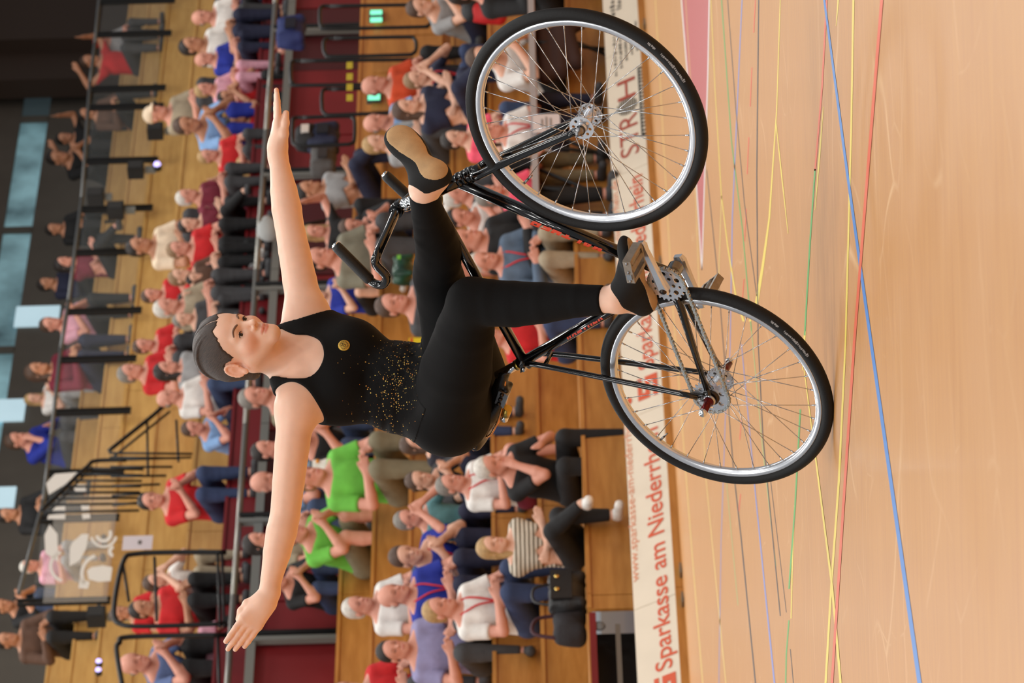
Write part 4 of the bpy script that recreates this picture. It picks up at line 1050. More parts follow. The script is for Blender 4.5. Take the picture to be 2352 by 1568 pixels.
# --- shoes with tan soles
SHO = M('black_gym_shoe', (9, 9, 10), .85, bump=.05, bscale=400); SOL = M('tan_suede_sole', (192, 156, 112), .8, var=.14, scale=22, bump=.15, bscale=500)
def shoe(heel, ank, ft, lab):
    f, d, wd, L = ft
    s = foot(S(), heel, ank, ft, .004)
    c = mixp(heel, ank, .0)-d*.052+f*.03; nn = unit(-d*.85-f*.42)
    s.cut(c, nn, .004)
    me, _ = surf(s, .0026, 'shoe'); o = worn('shoe', me, SHO, lab)
    s2 = foot(S(), heel, ank, ft, .0052); s2.cut(heel-d*.0025, -d, .002)
    me2, _ = surf(s2, .002, 'sole'); worn('sole', me2, SOL, 'worn tan suede sole', o)
shoe(LH, ANL, FT_L, 'black gym shoe, sole turned to the viewer'); shoe(RH, ANR, FT_R, 'black gym shoe standing on the pedal')
# --- hair: close to the skull, braided back from a parting
HR = M('dark_brown_hair', (86, 66, 54), .45)
nt = HR.node_tree; N = nt.nodes; L_ = nt.links; b_ = N['Principled BSDF']
at = N.new('ShaderNodeAttribute'); at.attribute_name = 'tint'; mp = N.new('ShaderNodeMapping'); L_.new(at.outputs['Vector'], mp.inputs[0]); mp.inputs['Scale'].default_value = (30, 1.1, 1.0)
n1 = N.new('ShaderNodeTexNoise'); n1.inputs['Scale'].default_value = 3; n1.inputs['Detail'].default_value = 8; n1.inputs['Roughness'].default_value = .7; L_.new(mp.outputs[0], n1.inputs[0])
r1 = N.new('ShaderNodeValToRGB'); r1.color_ramp.elements[0].position = .36; r1.color_ramp.elements[1].position = .66; r1.color_ramp.elements[0].color = lin((26, 19, 16)); r1.color_ramp.elements[1].color = lin((82, 63, 51)); L_.new(n1.outputs['Fac'], r1.inputs[0]); L_.new(r1.outputs[0], b_.inputs['Base Color'])
bu0 = N.new('ShaderNodeBump'); bu0.inputs['Strength'].default_value = .7; bu0.inputs['Distance'].default_value = .004; L_.new(n1.outputs['Fac'], bu0.inputs['Height']); L_.new(bu0.outputs[0], b_.inputs['Normal'])
hz = np.array([(-.14, -.068), (-.062, -.062), (-.050, -.046), (-.040, -.02), (-.028, .018), (-.012, .032), (.002, .030), (.010, .018), (.020, .012), (.030, .026), (.042, .044), (.056, .058), (.072, .070), (.12, .088)])
Hs = S()
Hs.el(hp(0, -.018, .045), (.0785, .0985, .0895), HA, .01).el(hp(0, .024, .040), (.0630, .066, .069), HA, .03).rc(hp(0, -.062, .012), hp(0, -.070, -.035), .056, .040, .03)
for q in (1, -1):
    for i, t_ in enumerate(np.linspace(0, 1, 30)):
        a = math.radians(40+t_*135); x = .030+.020*math.sin(t_*math.pi*.9); kk = math.sqrt(1-(x/.0785)**2); y = -.018+.0985*kk*math.cos(a); z = .045+.0895*kk*math.sin(a)
        tg = unit(-math.sin(a)*H_F+math.cos(a)*H_U); nr = unit((math.cos(a)*H_F*.93+math.sin(a)*H_U)*kk+H_R*q*x/.0785*1.1); lt_ = unit(np.cross(nr, tg))
        for sgn in (-1, 1):
            e1_ = unit(tg*.72+lt_*sgn*.70); c_ = hp(x*q, y, z)+lt_*sgn*.0055+nr*.0008
            Hs.el(c_, (.0092, .0040, .0060), np.array([e1_, np.cross(nr, e1_), nr]), .0022)
def hairline(X):
    l = (X-HC)@HA.T; zz = np.interp(l[..., 1], hz[:, 0], hz[:, 1])-.0016*np.sin(l[..., 0]*420+np.sin(l[..., 1]*150)*2)-.0012*np.sin(l[..., 1]*700)+.011*np.exp(-((np.abs(l[..., 0])-.034)/.011)**2)*(l[..., 1] > .02)
    return (zz-l[..., 2])*.7
Hs.fn(hairline, '&', .004)
def part_line(X):
    l = (X-HC)@HA.T; return np.where(l[..., 1] > -.05, .0013-np.abs(l[..., 0]-.003-.003*np.sin(l[..., 1]*45)), -.05)
Hs.fn(part_line, '&', .002)
hme, hv = surf(Hs, .0021, 'hair'); hq = (hv-HC)@HA.T
pole = unit([0, -.93, .36]); e2_ = np.cross(pole, [1., 0, 0]); hd = hq-np.array([0, -.016, .04])
tint(hme, np.stack([np.arctan2(hd@e2_, hd[:, 0])*.55+2, np.arccos(np.clip(hd@pole/np.linalg.norm(hd, axis=1), -1, 1)), np.zeros(len(hq))], 1))
hair = worn('hair', hme, HR, 'dark brown hair parted and braided flat to the head')
# --- eyes and brows
def snap(p, out=.0):
    ts = np.linspace(-.015, .02, 240); d = sdf(HS, p[None]+H_F[None]*ts[:, None]); i = np.nonzero(d < 0)[0]
    return p+H_F*((ts[i[-1]] if len(i) else 0)+out)
HS = head(S())
EYE = M('eye_white', (225, 218, 212), .2); IRI = M('dark_iris', (38, 26, 20), .15)
for q in (1, -1):
    e = MB(); c = hp(.031*q, .0672, .003); gz = unit(H_F*1.0+H_U*-.10+H_R*.03)
    e.lathe(c, gz, [(.0124*math.sin(a), .0124*math.cos(a)) for a in np.linspace(.0, math.pi, 12)], 18); eo = worn('eyeball', e.mesh('eyeball'), EYE)
    i_ = MB(); i_.lathe(c, gz, [(.0126*math.sin(a), .01262*math.cos(a)) for a in np.linspace(0, .47, 5)], 16); worn('iris', i_.mesh('iris'), IRI, None, eo)
    lsh = S(); lsh.chain([snap(hp(x*q, .08, z), .0003) for x, z in ((.0205, .0052), (.027, .0080), (.034, .0082), (.0425, .0048))], [.0009, .0013, .0014, .0011], .002)
    lm, _ = surf(lsh, .0009, 'eyelashes', relax=0); worn('eyelashes', lm, M('dark_lashes', (36, 24, 20), .6))
    s = S(); bz = spline([(.0125, .0190), (.022, .0238), (.034, .0262), (.047, .0210)], 4); s.chain([snap(hp(x*q, .08, z), .0002) for x, z in bz], list(np.interp(np.linspace(0, 1, len(bz)), [0, .3, .7, 1], [.0017, .0024, .0020, .0011])), .003)
    bme, _ = surf(s, .0014, 'eyebrow', relax=0); worn('eyebrow', bme, M('brow_hair', (118, 86, 68), .7))
# ================================================================== the spectators
def ik(a, b, l1, l2, pole):
    d = b-a; L = np.linalg.norm(d); L2 = min(L, (l1+l2)*.985); d = d/L; b = a+d*L2
    x = (l1*l1-l2*l2+L2*L2)/(2*L2); h = math.sqrt(max(l1*l1-x*x, 0)); p = np.array(pole, float); p = unit(p-d*(p@d))
    return a+d*x+p*h, b
AR = np.array
def rotx(v, a): c, s_ = math.cos(a), math.sin(a); return AR([v[0], v[1]*c-v[2]*s_, v[1]*s_+v[2]*c])
class Pose: pass
def make_pose(lean, handR, handL, legs_, yaw=0.0, stand=False, nod=0.0):
    p = Pose(); hipc = AR([0, 0, .095]) if not stand else AR([0, 0, .93]); a = -lean
    up = rotx(AR([0, 0, 1.]), a); p.up = up; p.fw = rotx(AR([0, 1., 0]), a); p.hip = hipc
    p.nb = hipc+up*.475; p.sh = {q: p.nb-up*.045+AR([.175*q, 0, 0]) for q in (1, -1)}
    hu = rotx(AR([0, 0, 1.]), a*.4-nod); p.hc = p.nb+up*.06+hu*.085+AR([0, .025, 0])
    cy, sy = math.cos(yaw), math.sin(yaw); R = AR([cy, sy, 0]); Fv = unit(np.cross(hu, R)); R = np.cross(Fv, hu)
    p.H = np.array([R, Fv, hu]); p.wr = {}; p.el = {}
    for q, h in ((1, handR), (-1, handL)):
        p.el[q], p.wr[q] = ik(p.sh[q], AR(h), .285, .25, (q*.8, -.5, -.7))
    p.kn = {}; p.an = {}; p.hj = {}
    for q, (k, n) in zip((1, -1), legs_): p.hj[q] = hipc+AR([.09*q, 0, -.01]); p.kn[q] = AR(k); p.an[q] = AR(n)
    p.stand = stand; return p
def c_head(s, p):
    h = lambda x, y, z: p.hc+p.H[0]*x+p.H[1]*y+p.H[2]*z
    A = p.H
    s.el(h(0, -.012, .045), (.074, .094, .088), A, .01).el(h(0, .03, .02), (.062, .062, .075), A, .03).el(h(0, .036, -.04), (.05, .048, .055), A, .03)
    for q in (1, -1):
        s.rc(h(.05*q, .005, -.045), h(.012*q, .072, -.088), .018, .016, .03); s.rc(h(.012*q, .086, .022), h(.044*q, .07, .02), .008, .008, .012)
        s.el(h(.031*q, .094, .002), (.017, .013, .011), A, .012, '-'); s.el(h(.079*q, -.008, 0), (.009, .02, .031), A, .008)
    s.rc(h(0, .084, .012), h(0, .108, -.026), .0085, .0115, .01); s.el(h(0, .09, -.057), (.022, .010, .010), A, .01)
    return s
def c_torso(s, p):
    A = np.array([AR([1., 0, 0]), p.fw, p.up])
    s.el(p.hip+p.up*.30, (.165, .115, .20), A, .04).el(p.hip+p.up*.12, (.15, .12, .15), A, .05).el(p.hip, (.165, .125, .12), A, .05)
    for q in (1, -1): s.rc(p.nb-p.up*.02, p.sh[q], .052, .055, .04).rc(p.nb+p.up*.04, p.sh[q]+p.up*.01, .04, .035, .03)
    s.rc(p.nb-p.up*.02, p.hc-p.H[2]*.04-p.H[1]*.015, .058, .055, .03)
    return s
def c_arm(s, p, hands_=True):
    for q in (1, -1):
        s.rc(p.sh[q], p.el[q], .052, .04, .015).rc(p.el[q], mixp(p.el[q], p.wr[q], .3), .042, .042, .01).rc(mixp(p.el[q], p.wr[q], .3), p.wr[q], .042, .027, .01)
        if hands_:
            fd = unit(p.wr[q]-p.el[q]); wd = AR([0, 0, 1.]) if abs(fd[2]) < .8 else AR([-q, 0, 0.])
            hand(s, p.wr[q], fd, wd*1.0, (.06, .068, .064, .05), ((.012, .014, .0), (.04, .036, .0), (.066, .046, .004), (.086, .05, .006)), k=.006, fan=.06, curl=.12*q)
    return s
def c_leg(s, p):
    for q in (1, -1):
        h, k, n = p.hj[q], p.kn[q], p.an[q]
        s.rc(h, k, .092, .062, .04).chain([k, mixp(k, n, .3)-AR([0, .012, 0]), n], [.06, .056, .036], .01)
    return s
def c_foot(s, p, q, g=0.0):
    n = p.an[q]; f = unit(AR([q*.18, 1, -.0])); s.rc(n-AR([0, 0, .02]), n+AR([0, -.02, -.045]), .036+g, .034+g, .02).rc(n+AR([0, -.025, -.05]), n+f*.15+AR([0, 0, -.058]), .033+g, .03+g, .02); return s
LEG0 = (((.11, .40, .21), (.12, .41, -.22)), ((-.11, .40, .21), (-.12, .39, -.22)))
LEGX = (((.02, .41, .25), (-.13, .60, .02)), ((-.11, .40, .20), (-.12, .37, -.22)))
LEGL = (((.12, .44, .12), (.13, .46, -.34)), ((-.13, .44, .12), (-.15, .43, -.34)))
STND = (((.09, .03, .49), (.10, .0, .09)), ((-.09, .02, .49), (-.10, -.02, .09)))
POSES = [make_pose(.10, (.09, .32, .30), (-.09, .33, .29), LEG0, .1), make_pose(.55, (.04, .50, .38), (-.04, .51, .37), LEG0, -.1),
         make_pose(.12, (.035, .34, .42), (-.035, .34, .43), LEG0, -.15), make_pose(.42, (.03, .34, .50), (-.10, .40, .30), LEGL, .15, nod=.1),
         make_pose(.05, (-.13, .20, .33), (.13, .22, .30), LEGX, .2), make_pose(.15, (.06, .30, .60), (-.06, .31, .58), LEG0, 0),
         make_pose(.06, (.22, .16, .98), (-.22, .17, .96), STND, .1, True), make_pose(.08, (.16, .05, .86), (-.30, .22, .80), LEG0, -.2)]
def sleeve_cut(a, b, t):
    d = unit(b-a); c = mixp(a, b, t)
    def f(X):
        q = X-c; r = np.sqrt((np.cross(q, d)**2).sum(-1)); return np.where((r < .085) & (q@d > -.12), q@d, -.05)
    return f
PM = []
for p in POSES:
    m = {}
    s = c_torso(S(), p); c_arm(s, p); c_leg(s, p)
    for q in (1, -1): c_foot(s, p, q)
    c_head(s, p); me, V = surf(s, .0105, 'person', relax=1)
    hl = (V-p.hc)@p.H.T; t = np.ones((len(V), 3))
    def bb(c, r): return np.clip((1-np.sqrt((((hl-AR(c))/AR(r))**2).sum(1)))*2.5, 0, 1)[:, None]
    for q in (1, -1):
        k = bb((.031*q, .08, .002), (.019, .04, .011)); t = t*(1-k*.8)+k*.8*t*AR([.25, .2, .2]); k = bb((.03*q, .09, .024), (.02, .04, .007)); t = t*(1-k*.6)+k*.6*t*AR([.4, .32, .28])
        k = bb((.04*q, .06, -.025), (.03, .05, .03)); t = t*(1-k*.35)+k*.35*t*AR([1, .75, .7])
    k = bb((0, .095, -.057), (.027, .04, .011)); t = t*(1-k*.75)+k*.75*t*AR([.75, .4, .38]); tint(me, t); m['body'] = me
    tz = c_torso(S(), p); low = p.hip-p.up*.045
    s = tz.copy()
    for q in (1, -1): s.rc(p.sh[q], p.el[q], .054, .044, .02)
    s = s.grow(.013); s.cut(low, -p.up, .004); s.cut(p.nb+p.up*.025-p.fw*.0, unit(p.up+p.fw*.5), .004)
    for q in (1, -1): s.fn(sleeve_cut(p.sh[q], p.el[q], .66), '&', .003)
    m['S'], _ = surf(s, .0125, 'shirt')
    s = tz.copy(); c_arm(s, p, False); s = s.grow(.014); s.cut(low, -p.up, .004); s.cut(p.nb+p.up*.03, unit(p.up+p.fw*.4), .004)
    for q in (1, -1): s.fn(sleeve_cut(p.el[q], p.wr[q], .97), '&', .003)
    m['L'], _ = surf(s, .0125, 'shirt')
    s = S(); A = np.array([AR([1., 0, 0]), p.fw, p.up]); s.el(p.hip, (.165, .125, .12), A, .05); c_leg(s, p); s = s.grow(.012)
    s2 = s.copy()
    for q in (1, -1): s.fn(sleeve_cut(p.kn[q], p.an[q], .96), '&', .003); s2.fn(sleeve_cut(p.hj[q], p.kn[q], .93), '&', .003)
    m['P'], _ = surf(s, .0125, 'trousers')
    for q in (1, -1):   # shorts end at the knee
        pass
    s2 = S(); s2.el(p.hip, (.165, .125, .12), A, .05)
    for q in (1, -1): s2.rc(p.hj[q], mixp(p.hj[q], p.kn[q], .85), .094, .072, .04)
    m['H'], _ = surf(s2.grow(.014), .0135, 'shorts')
    for q in (1, -1): m['shoe%d' % q], _ = surf(c_foot(S(), p, q, .008).cut(p.an[q]+AR([0, 0, .0]), (0, 0, 1)), .0125, 'shoe')
    ln = MB()
    for q in (1, -1):
        top_ = p.nb+AR([.065*q, 0, 0])+p.fw*.02+p.up*.03; mid_ = p.hip+p.up*.36+p.fw*.135+AR([.03*q, 0, 0]); bot = p.hip+p.up*.22+p.fw*.145
        ln.tube(spline([top_, p.nb+AR([.06*q, 0, 0])+p.fw*.09-p.up*.03, mid_, bot], 4), .0075, 6)
    m['lan'] = ln.mesh('lanyard'); PM.append(m)
# hair in head space
def hair_mesh(kind):
    s = S(); A = None
    if kind == 'short': s.el((0, -.014, .052), (.081, .10, .094)).el((0, -.05, -.01), (.065, .055, .06), None, .03).cut((0, .052, .058), unit(AR([0, .9, -.62]))).cut((0, 0, -.045), (0, 0, -1))
    if kind == 'long':
        s.el((0, -.016, .05), (.086, .103, .096)).rc((.055, -.03, -.02), (.06, -.01, -.17), .04, .032, .04).rc((-.055, -.03, -.02), (-.06, -.01, -.17), .04, .032, .04).rc((0, -.07, 0), (0, -.085, -.19), .055, .045, .04)
        s.el((0, .085, -.03), (.062, .06, .098), None, .02, '-')
    if kind == 'bald': s.el((0, -.02, .01), (.080, .094, .055)).cut((0, .0, .0), unit(AR([0, 1, .2]))).cut((0, 0, .04), (0, 0, 1))
    if kind == 'pony': s.el((0, -.016, .05), (.0795, .100, .092)).cut((0, .055, .055), unit(AR([0, .85, -.6]))).cut((0, 0, -.05), (0, 0, -1)).rc((0, -.10, .06), (0, -.16, .02), .03, .03, .02).rc((0, -.16, .02), (0, -.15, -.10), .03, .015, .02)
    if kind == 'cap': s.el((0, -.01, .06), (.084, .102, .085)).cut((0, 0, .035), (0, 0, -1)).rc((-.04, .09, .045), (.04, .09, .045), .012, .012, .02).rc((-.03, .12, .04), (.03, .12, .04), .010, .010, .04)
    return surf(s, .0085, 'cap' if kind == 'cap' else 'hair')[0]
HM = {k: hair_mesh(k) for k in ('short', 'long', 'bald', 'pony', 'cap')}
SK = [M('skin_light', (222, 172, 146), .5, attr='tint'), M('skin_rosy', (214, 150, 128), .5, attr='tint'), M('skin_tan', (188, 132, 100), .5, attr='tint'), M('skin_brown', (120, 78, 56), .5, attr='tint')]
CC = dict(black=(20, 20, 22), white=(226, 222, 216), red=(196, 24, 28), blue=(28, 46, 150), navy=(26, 30, 56), grey=(150, 150, 150), dgrey=(62, 62, 64), teal=(92, 142, 146), lav=(142, 138, 176), green=(104, 186, 66), olive=(120, 116, 98), pink=(244, 88, 112), rose=(214, 156, 172), orange=(204, 72, 30), lblue=(132, 170, 216), maroon=(112, 22, 44), denim=(52, 68, 100), jeans=(44, 58, 92), beige=(160, 146, 122), cream=(226, 204, 176), dress=(34, 32, 44), plaid=(92, 112, 156), brown=(88, 60, 44), khaki=(120, 112, 88), slate=(86, 104, 124))
HCOL = dict(w=(206, 200, 190), g=(128, 122, 114), b=(78, 56, 42), d=(34, 26, 22), y=(176, 142, 94), o=(140, 110, 78))
def cloth(c):
    return M('cloth_'+c, CC[c], .8, var=.10, scale=14, bump=.25, bscale=22)
STRIPE = M('striped_knit', (214, 204, 186), .8)
nt = STRIPE.node_tree; wv = nt.nodes.new('ShaderNodeTexWave'); wv.bands_direction = 'Z'; wv.inputs['Scale'].default_value = 9; wv.inputs['Distortion'].default_value = .6
tcn = nt.nodes.new('ShaderNodeTexCoord'); nt.links.new(tcn.outputs['Object'], wv.inputs[0]); cr_ = nt.nodes.new('ShaderNodeValToRGB'); cr_.color_ramp.interpolation = 'CONSTANT'
cr_.color_ramp.elements[0].color = lin((214, 204, 186)); cr_.color_ramp.elements[1].position = .5; cr_.color_ramp.elements[1].color = lin((112, 100, 82)); nt.links.new(wv.outputs[0], cr_.inputs[0]); nt.links.new(cr_.outputs[0], nt.nodes['Principled BSDF'].inputs['Base Color'])
ROWS = {'L': [(t+.20, z) for t, z in zip(TS, ZS)], 'U': [(t+.22, z) for t, z in zip(TU, ZU)]}
rg_ = random.Random(11)
def place(me, name, mat, parent, mw=None):
    o = bpy.data.objects.new(name, me); COL.objects.link(o)
    if not me.materials: me.materials.append(None)
    o.material_slots[0].link = 'OBJECT'; o.material_slots[0].material = mat
    if parent is not None: o.parent = parent
    if mw is not None: o.matrix_basis = mw
    return o
def spectator(px, py, tier, pose, top, sl, leg, lt, hair, hc, sk, label, size=1.0, yaw=None, lan=False, row=None):
    p = POSES[pose]; m = PM[pose]; best = None; size *= .92
    for k, (t, z) in enumerate(ROWS[tier]):
        if row is not None and k != row: continue
        q = bt(px, py, t); hz = p.hc[2]; sc = (q[2]-z)/hz
        e = abs(sc-size)
        if best is None or e < best[0]: best = (e, k, q, z, sc, t)
    e, k, q, z, sc, t = best; DBG.append((label[:40], k, round(sc, 2), round(q[2]-p.hc[2]*sc-z, 2))); sc = max(size*.86, min(size*1.14, sc))
    fa = math.atan2(o_b[1], o_b[0]); a = fa-math.radians(16 if yaw is None else yaw)-(rg_.uniform(-.12, .2) if yaw is None else 0)
    rz = a-math.pi/2
    off = AR([p.hc[0]*math.cos(rz)-p.hc[1]*math.sin(rz), p.hc[0]*math.sin(rz)+p.hc[1]*math.cos(rz)])*sc
    zb = q[2]-p.hc[2]*sc
    if abs(zb-z) < .12: zb = z
    mw = Matrix.Translation((q[0]-off[0], q[1]-off[1], zb)) @ Matrix.Rotation(rz, 4, 'Z') @ Matrix.Scale(sc, 4)
    o = place(m['body'], 'person', SK[sk], None, mw); tag(o, label, 'person', 'spectators in the stands')
    place(m[sl], 'shirt', STRIPE if top == 'stripe' else cloth(top), o)
    place(m['P' if lt == 'P' else 'H'], 'trousers' if lt == 'P' else 'shorts', cloth(leg), o)
    for s_ in (1, -1): place(m['shoe%d' % s_], 'shoe', cloth('dgrey' if (px+s_*0) % 2 < 1 else 'white'), o)
    if hair:
        H3 = p.H; hm = Matrix(((H3[0][0], H3[1][0], H3[2][0], p.hc[0]), (H3[0][1], H3[1][1], H3[2][1], p.hc[1]), (H3[0][2], H3[1][2], H3[2][2], p.hc[2]), (0, 0, 0, 1)))
        place(HM[hair], 'cap' if hair == 'cap' else 'hair', M('hair_'+hc, HCOL[hc], .6, var=.25, scale=40) if hc in HCOL else cloth(hc), o, hm)
    if lan: place(m['lan'], 'lanyard', M('red_ribbon', (206, 40, 44), .6), o)
    return o
DBG = []
